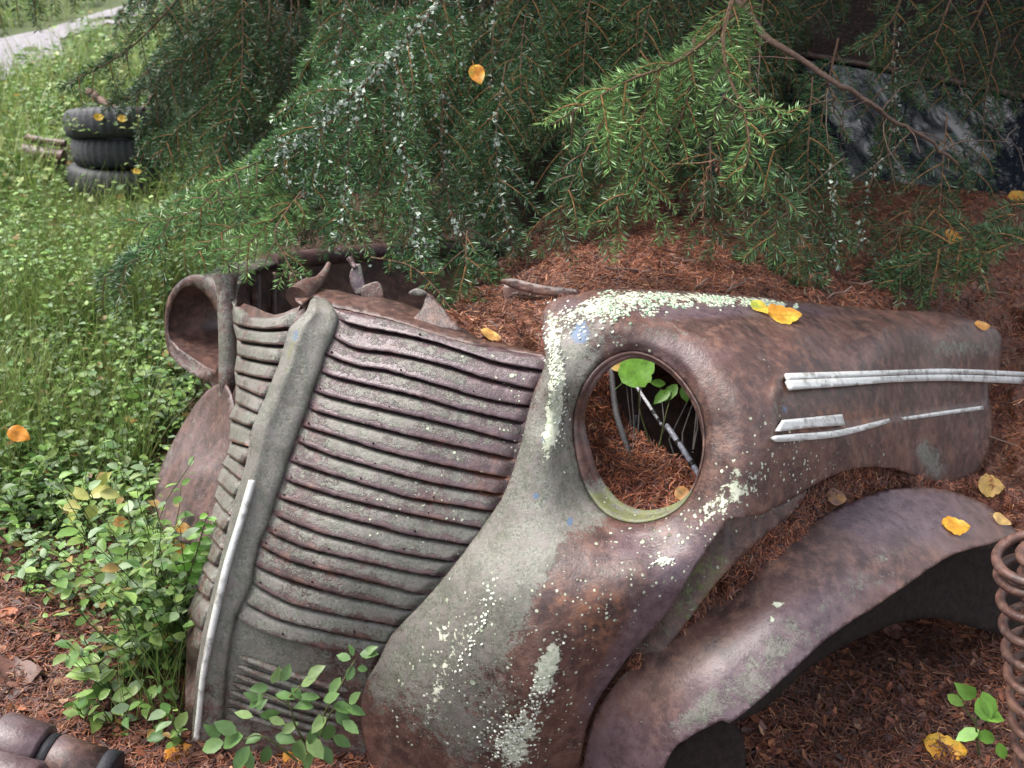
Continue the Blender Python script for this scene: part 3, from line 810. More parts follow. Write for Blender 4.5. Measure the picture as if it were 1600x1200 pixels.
# spine of the prow
sp = MB()
ysp = np.arange(462, 1162, 4.0)
us = np.array([-1, -.86, -.66, -.5, -.4, -.28, -.1, .2, .5, .78, .92, 1.0, 1.03])
ofs = np.array([.020, .011, .005, .001, .000, .001, .004, .005, .005, .006, .010, .020, .034])
L_, R_ = np.interp(ysp, *SL), np.interp(ysp, *SR)
X = L_[:, None] + (us[None] + 1) / 2 * (R_ - L_)[:, None]
Y = np.repeat(ysp[:, None], len(us), 1)
cap = np.clip((490 - Y) / 28, 0, 1) ** 2 * .05
D = ridge(Y) + ofs[None] - .009 + cap + .003 * (vn(X, Y, 30, 60) - .5)
V = un(X, Y, D).reshape(-1, 3)
k = len(us)
i, j = np.meshgrid(np.arange(len(ysp) - 1), np.arange(k - 1), indexing='ij')
F = np.stack([i * k + j, (i + 1) * k + j, (i + 1) * k + j + 1, i * k + j + 1], -1).reshape(-1, 4)
xf, yf = X.ravel(), Y.ravel()
sp.add(V, F, 0, np.clip(np.stack([.80 - .25 * np.clip((yf - 1020) / 80, 0, 1) + .2 * (vn(xf, yf, 40, 61) - .5), 0 * xf, .05 + 0 * xf, .2 + 0 * xf], -1), 0, 1),
       np.clip(np.stack([blobs(xf, yf, [(462, 525, 5, 14, 20, .95), (394, 900, 14, 40, 10, .22)]), blobs(xf, yf, [(455, 545, 8, 70, 16, .62), (415, 670, 6, 60, 16, .3), (340, 1130, 30, 30, 0, .4)]), 0 * xf, 0 * xf], -1), 0, 1))
SURF.append(sp)
sp.build('grille_spine', [M['rust']], car)
st = MB()
cl = crv([(391, 750), (372, 815), (352, 880), (335, 950), (322, 1010), (313, 1060), (308, 1110), (303, 1155)], step=5)
cl[:, 0] += 4
hw = np.interp(cl[:, 1], [750, 900, 1000, 1060, 1155], [4.4, 4.2, 3.8, 2.8, 2.8])
dd = ridge(cl[:, 1]) - .015
a, b, c_ = un(cl[:, 0] - hw, cl[:, 1], dd + .006), un(cl[:, 0], cl[:, 1], dd - .002), un(cl[:, 0] + hw, cl[:, 1], dd + .003)
n = len(cl)
F = [[r * n + i, r * n + i + 1, (r + 1) * n + i + 1, (r + 1) * n + i][::-1] for r in range(2) for i in range(n - 1)]
st.add(np.vstack([a, b, c_]), F)
st.build('chrome_strip', [M['trim']], car, solid=.003)

# shelf and torn brackets behind the top of the grille
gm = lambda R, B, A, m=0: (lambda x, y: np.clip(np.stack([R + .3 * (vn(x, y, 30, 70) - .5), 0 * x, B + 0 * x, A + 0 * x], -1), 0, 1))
mm = lambda m: (lambda x, y: np.clip(np.stack([0 * x, m + 0 * x, 0 * x, 0 * x], -1), 0, 1))
sh = MB()
SHD = Depth([(480, 470, 1.86), (530, 484, 1.835), (600, 497, 1.81), (700, 528, 1.775), (760, 541, 1.765), (846, 556, 1.745), (460, 455, 1.95), (520, 450, 1.97), (620, 468, 1.94), (720, 508, 1.87), (800, 545, 1.80)])
patch(sh, [(470, 476), (490, 462), (520, 478), (600, 496), (700, 527), (760, 541), (850, 556), (850, 552), (800, 540), (752, 530), (715, 508), (660, 485), (610, 468), (560, 462), (520, 452), (480, 452), (458, 462)], lambda x, y: SHD(x, y) + .004, (), 7, gm(.25, .15, .1), mm(.3), jag=2)
sh.build('grille_shelf', [M['rust']], car, solid=.004)
br = MB()
patch(br, [(642, 505), (660, 480), (668, 458), (676, 462), (700, 490), (722, 515), (700, 514), (670, 512)], lambda x, y: 1.86 - (y - 480) * .0008, (), 5, gm(.4, .2, .2), jag=1)
patch(br, [(638, 458), (652, 450), (668, 458), (655, 462)], lambda x, y: 1.87 + 0 * x, (), 5, gm(.6, .1, .2))
br.build('torn_bracket', [M['rust']], car, solid=.003)
hk = MB()
P = crv([(465, 466), (478, 452), (496, 440), (508, 425), (514, 412)], step=4)
dq = np.linspace(1.90, 2.0, len(P))
hk.tube(un(P[:, 0], P[:, 1], dq), np.interp(np.linspace(0, 1, len(P)), [0, .3, .6, 1], [.026, .020, .010, .005]), 10, 0, np.array([.35, 0, .2, .2]))
hk.build('hood_hook', [M['rust']], car)
lt = MB()
patch(lt, [(546, 430), (552, 416), (562, 412), (566, 428), (570, 452), (560, 462), (550, 450)], lambda x, y: 1.99 + 0 * x, (), 4, gm(.5, .0, .7))
patch(lt, [(566, 448), (590, 440), (598, 455), (596, 470), (570, 472), (564, 460)], lambda x, y: 1.96 + 0 * x, (), 4, gm(.4, .2, .3))
lt.tube(un([545, 550, 556], [402, 410, 420], np.array([2.0, 2.0, 1.99])), .006, 8, 0, np.array([.2, 0, .1, .5]))
lt.build('hood_latch', [M['rust']], car, solid=.012)

# left lamp housing
LB = Depth([(258, 512, 2.36), (300, 430, 2.27), (352, 510, 2.19), (346, 618, 2.21), (290, 576, 2.31), (345, 440, 2.20)])
LH = [(263, 510), (269, 474), (284, 452), (300, 447), (317, 456), (333, 477), (343, 506), (346, 536), (341, 562), (335, 578), (318, 570), (298, 557), (279, 544), (267, 528)]
lbz = MB()
_, lh = patch(lbz, [(257, 512), (261, 470), (276, 444), (298, 430), (322, 430), (342, 440), (350, 470), (356, 510), (356, 560), (352, 600), (348, 620), (322, 598), (290, 578), (264, 552)], LB, [LH], 5, gm(.35, .1, .4), jag=.6,
              off=lambda x, y: -.02 * np.exp(-((np.hypot((x - 306) / 42, (y - 514) / 66) - 1.18) / .2) ** 2))
bez = lbz.build('headlight_ring', [M['rust']], car, solid=.004)
bw = MB()
rg = lh[0]
Pb = un(rg[:, 0], rg[:, 1], LB(rg[:, 0], rg[:, 1]))
cb_ = Pb.mean(0); n = len(Pb)
rows = [Pb, Pb + REAR * .03 + (cb_ - Pb) * .02, Pb + REAR * .08 + (cb_ - Pb) * .12, Pb + REAR * .12 + (cb_ - Pb) * .4, Pb + REAR * .14 + (cb_ - Pb) * .8]
V = np.vstack(rows + [cb_[None] + REAR * .143])
F4 = [[r * n + i, r * n + (i + 1) % n, (r + 1) * n + (i + 1) % n, (r + 1) * n + i] for r in range(4) for i in range(n)]
bw.add(V, F4, 0, np.array([.0, 0, .12, .0]))
bw.add(V[4 * n:], [[i, (i + 1) % n, n] for i in range(n)], 0, np.array([.0, 0, .12, .0]))
bw.build('headlight_bowl', [M['rust']], car)
tb = MB()
P = crv([(353, 430), (354, 470), (356, 520), (357, 570), (355, 604), (350, 622)], step=6)
tb.tube(un(P[:, 0], P[:, 1], np.full(len(P), 2.155)), np.interp(np.linspace(0, 1, len(P)), [0, .12, .8, 1], [.028, .020, .021, .012]), 14, 0, np.array([.55, .08, .1, .2]))
tb.build('lamp_post', [M['rust']], car)
tp = MB()
TPD = Depth([(320, 432, 2.26), (345, 440, 2.19), (368, 470, 2.15), (372, 408, 2.45), (430, 404, 2.55), (378, 440, 2.2)])
patch(tp, [(318, 430), (345, 416), (372, 408), (432, 403), (432, 412), (402, 420), (382, 434), (372, 455), (369, 484), (362, 470), (350, 445), (335, 436)], TPD, (), 5, gm(.6, .05, .25), jag=1)
tp.build('lamp_fairing', [M['rust']], car, solid=.004)

# far wing on the left, under the bilberries
lf = MB()
LFD = Depth([(352, 612, 2.13), (320, 625, 2.22), (285, 660, 2.28), (250, 745, 2.25), (300, 740, 2.12), (340, 720, 2.08), (330, 830, 2.02), (290, 850, 2.05), (248, 830, 2.12), (310, 940, 1.98)])
patch(lf, [(340, 600), (322, 612), (300, 640), (270, 690), (250, 735), (242, 780), (255, 830), (290, 850), (325, 850), (335, 830), (345, 790), (358, 740), (368, 690), (366, 650), (362, 620), (352, 600)], LFD, (), 7, gm(.3, .15, .45))
lf.build('front_fender', [M['rust']], car, solid=.004)

# far side of the engine bay
fs = MB()
FSD = Depth([(372, 412, 2.42), (440, 406, 2.56), (560, 390, 2.78), (780, 378, 3.05), (800, 480, 2.95), (600, 500, 2.75), (400, 500, 2.42)])
patch(fs, [(366, 425), (440, 408), (560, 392), (680, 384), (820, 376), (820, 520), (600, 520), (380, 510)], FSD, (), 14, gm(.02, .05, .0))
P = crv([(425, 407), (490, 398), (560, 391), (680, 383), (800, 377)], step=8)
fs.tube(un(P[:, 0], P[:, 1] + 4, FSD(P[:, 0], P[:, 1]) - .02), .022, 10, 0, np.array([.05, 0, .45, .5]))
fs.build('far_side_panel', [M['rust']], car)
ri = MB()
for x, w_, d in ((395, 12, 2.42), (424, 8, 2.46), (452, 7, 2.5)):
    patch(ri, [(x, 425), (x + w_, 425), (x + w_, 520), (x, 520)], lambda X, Y, d=d: d + 0 * X, (), 9, gm(.25 if x < 410 else .1, .05, .1), mm(.3))
ri.build('bay_strut', [M['rust']], car, solid=.008)
bt = MB()
patch(bt, [(782, 438), (800, 435), (850, 446), (900, 452), (905, 462), (850, 462), (800, 450)], lambda x, y: 2.08 + (900 - x) * .001, (), 6, gm(.15, .1, .3), mm(.2))
patch(bt, [(788, 445), (850, 458), (900, 460), (885, 500), (840, 505), (800, 490)], lambda x, y: 2.22 + 0 * x, (), 8, gm(0, 0, 0))
bt.build('battery_tray', [M['rust']], car, solid=.006)

# trims on the wing
TD = lambda x, y: FD(np.minimum(x, 1560), y) + np.clip(x - 1560, 0, 999) * .0022 - .010
for P in ([(1228, 583), (1228, 583), (1330, 580), (1400, 578), (1480, 576), (1600, 581), (1690, 586), (1690, 586), (1690, 592), (1600, 588), (1480, 584), (1400, 586), (1330, 589), (1232, 593), (1232, 593)],
          [(1230, 594), (1230, 594), (1330, 590), (1400, 587), (1480, 585), (1600, 589), (1690, 593), (1690, 593), (1690, 604), (1600, 600), (1480, 595), (1400, 597), (1330, 602), (1236, 608), (1236, 608)],
          [(1214, 674), (1214, 674), (1226, 656), (1226, 656), (1316, 647), (1316, 647), (1321, 664), (1321, 664), (1260, 669), (1222, 674), (1222, 674)],
          [(1208, 684), (1214, 681), (1230, 679), (1310, 672), (1390, 654), (1390, 654), (1392, 660), (1392, 660), (1312, 682), (1230, 690), (1212, 690)],
          [(1411, 652), (1411, 652), (1470, 643), (1536, 634), (1536, 634), (1537, 640), (1537, 640), (1472, 649), (1414, 657), (1414, 657)]):
    tm = MB()
    patch(tm, P, TD, (), 5)
    tm.build('trim_strip', [M['trim']], car, solid=.006)

# windshield, frame, roof
WD = Depth([(1500, 295, 3.1), (1264, 285, 3.37), (1640, 305, 2.95), (1500, 130, 3.15), (1250, 85, 3.43), (1640, 165, 3.0)])
wb = MB()
patch(wb, [(1120, 72), (1240, 84), (1420, 114), (1600, 152), (1760, 190), (1760, 330), (1600, 322), (1290, 300), (1120, 290)], WD, (), 24)
wb.build('windshield', [M['glass']], car)
fr = MB()
P = crv([(1100, 68), (1240, 83), (1420, 113), (1600, 151), (1760, 188)], step=20)
fr.tube(un(P[:, 0], P[:, 1], WD(P[:, 0], P[:, 1]) - .012), .009, 8, 0, np.array([.0, .0, .0, .0]))
P = crv([(1490, 128), (1496, 220), (1500, 312)], step=20)
fr.build('windshield_frame', [M['rust']], car)
rf = MB()
RD = Depth([(1640, 165, 2.99), (1420, 113, 3.22), (1240, 83, 3.42), (1100, 68, 3.6), (1250, 0, 3.85), (1450, 20, 3.6), (1650, 60, 3.4), (1250, -90, 4.4), (1650, -60, 3.95), (1800, 0, 3.6)])
patch(rf, [(1040, 60), (1240, 80), (1420, 110), (1600, 148), (1780, 186), (1850, -60), (1600, -130), (1250, -130), (1040, -60)], RD, (), 26, lambda x, y: np.tile(np.array([.030, .020, .018, 1]), x.shape + (1,)))
SURF.append(rf)
rf.build('roof', [M['black']], car, solid=.006)

# fastener holes and bits inside the lamp opening
rod = MB()
rod.tube(un([994, 1012, 1034], [603, 630, 664], np.array([2.02, 1.98, 1.94])), .0034, 10, 0, (.42, .42, .45, 1))
rod.tube(un([1042, 1066, 1096], [665, 700, 748], np.array([1.93, 1.88, 1.82])), .0054, 12, 0, (.34, .34, .40, 1))
for x, y, d in ((1058, 689, 1.895), (1079, 722, 1.85), (1020, 641, 1.965), (1028, 655, 1.95)):
    rod.tube(un([x, x + 4], [y, y + 6], np.array([d, d - .006])), .0064 if x > 1040 else .0042, 10, 0, (.03, .03, .03, 1))
rod.build('metal_rod', [M['steel']], car)
ho = MB()
P = crv([(955, 572), (958, 610), (964, 650), (976, 688), (986, 720)], step=5)
ho.tube(un(P[:, 0], P[:, 1], np.linspace(2.05, 1.95, len(P))), .0065, 10, 0, (.09, .085, .09, 1))
P = crv([(995, 650), (990, 680), (994, 720)], step=5)
ho.tube(un(P[:, 0], P[:, 1], np.linspace(2.12, 2.08, len(P))), .006, 8, 0, (.05, .05, .06, 1))
ho.build('hose', [M['rubber']], car)
bt2 = MB()
bt2.tube(un([955, 978], [571, 573], np.array([2.03, 2.03])), .006, 10, 0, (.6, .6, .62, 1))
bt2.build('clip', [M['steel']], car)

# crusty lichen along the top of the wing: many small lumps
lc = MB()
ico_v = np.array([(0, 0, 1), (.89, 0, .45), (.28, .85, .45), (-.72, .53, .45), (-.72, -.53, .45), (.28, -.85, .45), (.9, .0, -.3), (.28, .85, -.3), (-.72, .53, -.3), (-.72, -.53, -.3), (.28, -.85, -.3)])
ico_f = [(0, 1, 2), (0, 2, 3), (0, 3, 4), (0, 4, 5), (0, 5, 1)] + [(1, 6, 7), (1, 7, 2), (2, 7, 8), (2, 8, 3), (3, 8, 9), (3, 9, 4), (4, 9, 10), (4, 10, 5), (5, 10, 6), (5, 6, 1)]
def lump(px, py, r, col):
    P = un(px, py, FD(px, py) + fender_off(np.array(px), np.array(py)))
    e = 2.0
    ax = un(px + e, py, FD(px + e, py)) - P; ay = un(px, py + e, FD(px, py + e)) - P
    nn = np.cross(ay, ax); nn /= np.linalg.norm(nn)
    if nn @ (CAMP - P) < 0: nn = -nn
    a = np.cross(nn, [0.3, .2, .9]); a /= np.linalg.norm(a); b = np.cross(nn, a)
    V = ico_v * rng.uniform(.7, 1.3, (11, 3))
    V = P + r * (V[:, :1] * a + V[:, 1:2] * b + V[:, 2:] * nn * .55)
    lc.add(V, ico_f, 0, col)
for _ in range(1900):
    u = rng.random()
    px = 925 + 320 * u ** 1.3
    w_ = np.interp(px, [925, 960, 1040, 1130, 1250], [20, 27, 20, 11, 5])
    cy = np.interp(px, [925, 960, 1040, 1130, 1250], [478, 478, 468, 468, 478])
    py = cy + rng.normal(0, .42) * w_
    if py < np.interp(px, [900, 940, 1050, 1150, 1250], [463, 454, 457, 463, 475]) or vn(np.array(px), np.array(py), 16, 81) < .42: continue
    lump(px, py, rng.uniform(.0012, .0048), np.array([*(np.array([.52, .53, .42]) * rng.uniform(.55, 1.2) + np.array([-.10, .0, -.04]) * (rng.random() < .45)), 1]))
for cx, cy, rx, ry, nn_ in ((872, 600, 9, 60, 170), (800, 1160, 30, 26, 130), (835, 1100, 12, 50, 70), (1035, 878, 16, 5, 26), (745, 985, 9, 60, 60), (900, 500, 30, 20, 70), (858, 530, 6, 34, 60)):
    for _ in range(nn_):
        px, py = cx + rng.normal(0, rx * .7), cy + rng.normal(0, ry * .7)
        if cx in (835, 745): px -= (py - cy) * .4
        if py < 466 or px < 846 and py < 640: continue
        lump(px, py, rng.uniform(.0015, .0038), np.array([*(np.array([.62, .63, .54]) * rng.uniform(.8, 1.15)), 1]))
lo = lc.build('lichen', [M['lichen']], fender)
lo['kind'] = 'stuff'

# ------------------------------------------------------------------ needle litter on and round the car
HD = Depth([(700, 505, 1.95), (780, 510, 1.98), (846, 560, 1.86), (780, 545, 1.86), (900, 455, 2.12), (1000, 448, 2.08), (1150, 455, 2.12), (1300, 475, 2.3), (1480, 485, 2.5), (1570, 520, 2.6), (1640, 560, 2.55), (1620, 700, 2.42), (1560, 720, 2.42), (1640, 800, 2.25),
            (720, 460, 2.35), (800, 400, 2.75), (900, 360, 2.85), (1000, 360, 2.75), (1150, 370, 2.72), (1300, 380, 2.75), (1450, 390, 2.75), (1600, 430, 2.7), (1100, 300, 3.35), (1300, 285, 3.3), (1500, 300, 3.07), (1640, 312, 2.93), (960, 300, 3.3), (1500, 440, 2.62)])
ht = MB()
patch(ht, [(690, 500), (720, 470), (756, 430), (790, 400), (830, 360), (900, 300), (1000, 262), (1150, 270), (1290, 280), (1420, 286), (1500, 296), (1600, 308), (1720, 320), (1720, 850), (1600, 850), (1560, 790), (1500, 700), (1545, 620), (1500, 540), (1300, 500), (1100, 480), (950, 478), (880, 490), (880, 590), (800, 560), (740, 535)], HD, (), 9,
      lambda x, y: np.concatenate([np.stack([.10 + .06 * vn(x, y, 20, 90), .042 + .03 * vn(x, y, 20, 90), .030 + .01 * vn(x, y, 20, 90)], -1), np.ones(x.shape + (1,))], -1),
      off=lambda x, y: (vn(x, y, 40, 91) - .5) * .12 + (vn(x, y, 12, 92) - .5) * .035)
SURF.append(ht)
P, Nn = sample_tris(ht, 62000)
strew(ht, P, Nn, litter_cols(62000), .012, .034, .0012, .0030, .30, .006)
for _ in range(70):                                     # twigs lying on the heap
    P, Nn = sample_tris(ht, 1)
    a = rng.random() * 6.283; L = rng.uniform(.05, .16)
    q = P[0] + Nn[0] * .008 + np.linspace(-.5, .5, 6)[:, None] * L * np.array([math.cos(a), math.sin(a), -.12]) + rng.normal(0, .004, (6, 3))
    ht.tube(q, np.linspace(.0028, .0012, 6), 5, 0, np.array([.13, .085, .065, 1]) * rng.uniform(.5, 1.2))
P, Nn = sample_tris(rf, 9000)
strew(ht, P, Nn, litter_cols(9000, .55), .014, .03, .0015, .003, .15, .003)
tag(ht.build('needle_litter', [M['litter']], smooth=False), 'reddish brown fallen spruce needles heaped over the hood of the old car', 'needle litter', kind='stuff')

tr = MB()
TRD = lambda x, y: np.interp(x, [890, 940, 1000, 1060, 1140, 1200, 1260, 1330, 1400, 1480, 1560, 1600], [1.84, 1.765, 1.735, 1.73, 1.735, 1.76, 1.83, 1.94, 2.06, 2.14, 2.2, 2.2]) - .004
patch(tr, [(900, 1200), (930, 1110), (990, 1030), (1060, 960), (1120, 895), (1180, 845), (1240, 790), (1300, 742), (1350, 725), (1420, 738), (1476, 755), (1540, 745), (1600, 790), (1600, 850), (1540, 800), (1470, 775), (1400, 776), (1340, 790), (1270, 828), (1200, 885), (1130, 942), (1050, 998), (985, 1055), (940, 1130), (915, 1200)], TRD, (), 7,
      lambda x, y: np.tile(np.array([.085, .036, .028, 1]), x.shape + (1,)), off=lambda x, y: (vn(x, y, 26, 93) - .5) * .05 + (vn(x, y, 9, 94) - .5) * .014)
SURF.append(tr)
P, Nn = sample_tris(tr, 9000)
strew(tr, P, Nn, litter_cols(9000, 1.15), .010, .026, .0010, .0026, .30, .005)
tag(tr.build('needle_litter', [M['litter']], smooth=False), 'brown needles packed in the long gutter between nose and outer wing', 'needle litter', kind='stuff')

hb = MB()
IHD = Depth([(880, 560, 1.92), (880, 800, 1.80), (1000, 790, 1.78), (1120, 790, 1.74), (950, 600, 2.05), (960, 680, 2.0), (1010, 720, 1.93), (1080, 750, 1.84), (900, 650, 1.9), (920, 720, 1.86)])
patch(hb, [(850, 520), (900, 540), (950, 575), (952, 612), (972, 650), (1008, 684), (1052, 712), (1096, 738), (1130, 770), (1120, 830), (1000, 840), (900, 830), (850, 700)], IHD, (), 7,
      lambda x, y: np.tile(np.array([.12, .048, .03, 1]), x.shape + (1,)), off=lambda x, y: (vn(x, y, 30, 95) - .5) * .05 + (vn(x, y, 9, 96) - .5) * .02)
SURF.append(hb)
P, Nn = sample_tris(hb, 7500)
strew(hb, P, Nn, litter_cols(7500, 2.0), .012, .030, .0012, .0030, .35, .006)  # needle colour lightened to paint in the light reaching into the opening
hb2 = MB()
patch(hb2, [(860, 500), (1000, 500), (1120, 560), (1120, 640), (1060, 625), (1000, 590), (950, 575), (900, 560)], lambda x, y: 2.30 + 0 * x, (), 9, lambda x, y: np.tile(np.array([.10, .04, .026, 1]), x.shape + (1,)), off=lambda x, y: (vn(x, y, 20, 97) - .5) * .12)
P, Nn = sample_tris(hb2, 3000)
hb.add(np.vstack(hb2.v), np.vstack(hb2.f), 0, np.vstack(hb2.c))
strew(hb, P, Nn, litter_cols(3000, .8), .014, .034, .0012, .0030, .4, .006)
for _ in range(9):                                      # dead stems standing in the hollow
    x0_, y0_ = rng.uniform(985, 1090), rng.uniform(690, 740)
    q = np.array([(x0_, y0_, 1.98), (x0_ + rng.normal(4, 10), y0_ - rng.uniform(30, 60), 2.02), (x0_ + rng.normal(8, 18), y0_ - rng.uniform(80, 150), 2.06)])
    hb.tube(un(q[:, 0], q[:, 1], q[:, 2]), np.array([.003, .0024, .0014]), 5, 0, np.array([.028, .020, .018, 1]) * rng.uniform(.5, 1.4))
tag(hb.build('needle_litter', [M['litter']], smooth=False), 'reddish needles drifted inside the round headlight opening', 'needle litter', kind='stuff')

# dark inner walls of the bay, and dead stems standing in it
iw = MB()
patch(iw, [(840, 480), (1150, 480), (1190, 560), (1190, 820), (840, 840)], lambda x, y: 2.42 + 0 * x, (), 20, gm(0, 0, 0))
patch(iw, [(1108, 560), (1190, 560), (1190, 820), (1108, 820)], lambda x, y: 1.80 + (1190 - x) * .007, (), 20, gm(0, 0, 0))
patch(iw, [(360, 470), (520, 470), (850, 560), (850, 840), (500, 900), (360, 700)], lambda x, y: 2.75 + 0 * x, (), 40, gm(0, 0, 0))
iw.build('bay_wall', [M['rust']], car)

# ground litter needles
def ground_litter(polys, n, cols, lab, lmin=.012, lmax=.034):
    mb = MB()
    for poly, nn_ in zip(polys, n):
        poly = np.array(poly, float)
        m = 0
        PP = []
        while m < nn_:
            c = rng.uniform(poly.min(0), poly.max(0), (nn_ * 2, 2))
            c = c[inpoly(c[:, 0], c[:, 1], poly)]
            PP.append(c); m += len(c)
        c = np.vstack(PP)[:nn_]
        P = on_ground(c[:, 0], c[:, 1])
        strew(mb, P, np.tile([0, 0, 1.0], (nn_, 1)), cols(nn_), lmin, lmax, .0012, .003, .28, .012)
        k = nn_ // 16                                   # broader dead-leaf chips
        strew(mb, P[:k], np.tile([0, 0, 1.0], (k, 1)), litter_cols(k, .9), .012, .03, .008, .016, .35, .012)
    return tag(mb.build('needle_litter', [M['litter']], smooth=False), lab, 'needle litter', kind='stuff')
ground_litter([[(1000, 1230), (1060, 1130), (1250, 1000), (1450, 860), (1640, 850), (1680, 1260), (1000, 1260)], [(1640, 760), (2050, 640), (2250, 1450), (1640, 1450)], [(700, 1225), (1700, 1255), (1700, 1480), (600, 1480)]], [22000, 7000, 5000], lambda n: litter_cols(n, .75), 'dark brown needle and leaf litter on the ground beside the coil springs')
ground_litter([[(-40, 800), (330, 780), (330, 1000), (300, 1160), (620, 1160), (1000, 1200), (1000, 1260), (-40, 1260)], [(-40, 560), (330, 560), (330, 800), (-40, 800)], [(-420, 780), (-40, 780), (-40, 1260), (-420, 1450)], [(-420, 1255), (700, 1255), (600, 1480), (-420, 1480)]], [24000, 5000, 5000, 5000], lambda n: litter_cols(n, 1.0), 'reddish needle litter on the bare ground left of the grille')

# ------------------------------------------------------------------ spruce boughs
def nrmz(a):
    return a / (np.linalg.norm(a, axis=-1, keepdims=True) + 1e-12)

def resamp(P, n):
    P = np.asarray(P, float)
    if len(P) > 2:
        Q = []
        for i in range(len(P) - 1):
            p0, p1, p2, p3 = P[max(i - 1, 0)], P[i], P[i + 1], P[min(i + 2, len(P) - 1)]
            t = (np.arange(8) / 8)[:, None]
            Q.append(.5 * (2 * p1 + (p2 - p0) * t + (2 * p0 - 5 * p1 + 4 * p2 - p3) * t * t + (3 * p1 - p0 - 3 * p2 + p3) * t**3))
        P = np.vstack(Q + [P[-1:]])
    s = np.concatenate([[0], np.cumsum(np.linalg.norm(np.diff(P, axis=0), axis=1))])
    q = np.linspace(0, s[-1], n)
    return np.stack([np.interp(q, s, P[:, k]) for k in range(3)], 1), s[-1]

def needles(mb, A, L, nl, dens, side, tint, wd, young, start=0.0):
    n = max(4, int(L * dens * (1 - start)))
    t = start + (1 - start) * (np.arange(n) + rng.random(n)) / n
    x = t * (len(A) - 1)
    i = np.minimum(x.astype(int), len(A) - 2); f = (x - i)[:, None]
    B = A[i] * (1 - f) + A[i + 1] * f
    T = nrmz(A[i + 1] - A[i])
    S = nrmz(np.cross(T, side)); W = np.cross(S, T)
    sg = np.where(rng.random(n) < .5, 1, -1)
    ph = rng.normal(.25, .62, n)
    R = S * (sg * np.cos(ph))[:, None] + W * np.sin(ph)[:, None]
    k = rng.uniform(.35, .65, n)[:, None]
    D = nrmz(T * k * 1.3 + R)
    ln = nl * rng.uniform(.75, 1.15, n) * np.clip(1.25 - t * .45, .5, 1.1)
    Bn = nrmz(np.cross(D, T + .01))
    tw = rng.normal(0, .7, n)[:, None]
    Q = nrmz(Bn * np.cos(tw) + np.cross(D, Bn) * np.sin(tw))
    ln = ln[:, None]
    V = np.stack([B, B + D * ln * .55 + Q * wd * .5, B + D * ln, B + D * ln * .55 - Q * wd * .5], 1)
    F = np.arange(n)[:, None] * 4 + np.arange(4)[None]
    c0 = np.array([.034, .098, .044]); c1 = np.array([.140, .240, .075])
    m = np.clip(young + .35 * (t - .5) + rng.normal(0, .18, n), 0, 1)[:, None]
    c = (c0 * (1 - m) + c1 * m) * tint * rng.uniform(.75, 1.25, (n, 1))
    C = np.hstack([c, np.ones((n, 1))])
    mb.add(V.reshape(-1, 3), F, 0, np.repeat(C, 4, 0))

def flakes(mb, A, n, size):
    i = rng.integers(0, len(A), n)
    P = A[i] + rng.normal(0, .006, (n, 3))
    a = nrmz(rng.normal(size=(n, 3))); b = nrmz(np.cross(a, rng.normal(size=(n, 3))))
    s = size * rng.uniform(.5, 1.4, (n, 1))
    c = np.cross(a, b)
    V = np.stack([P - a * s, P - b * s * .7 + c * s * .2, P + a * s * .9, P + b * s * .8 + c * s * .2], 1)
    F = np.arange(n)[:, None] * 4 + np.arange(4)[None]
    col = np.hstack([np.array([.46, .52, .44]) * rng.uniform(.75, 1.2, (n, 1)), np.ones((n, 1))])
    mb.add(V.reshape(-1, 3), F, 2, np.repeat(col, 4, 0))

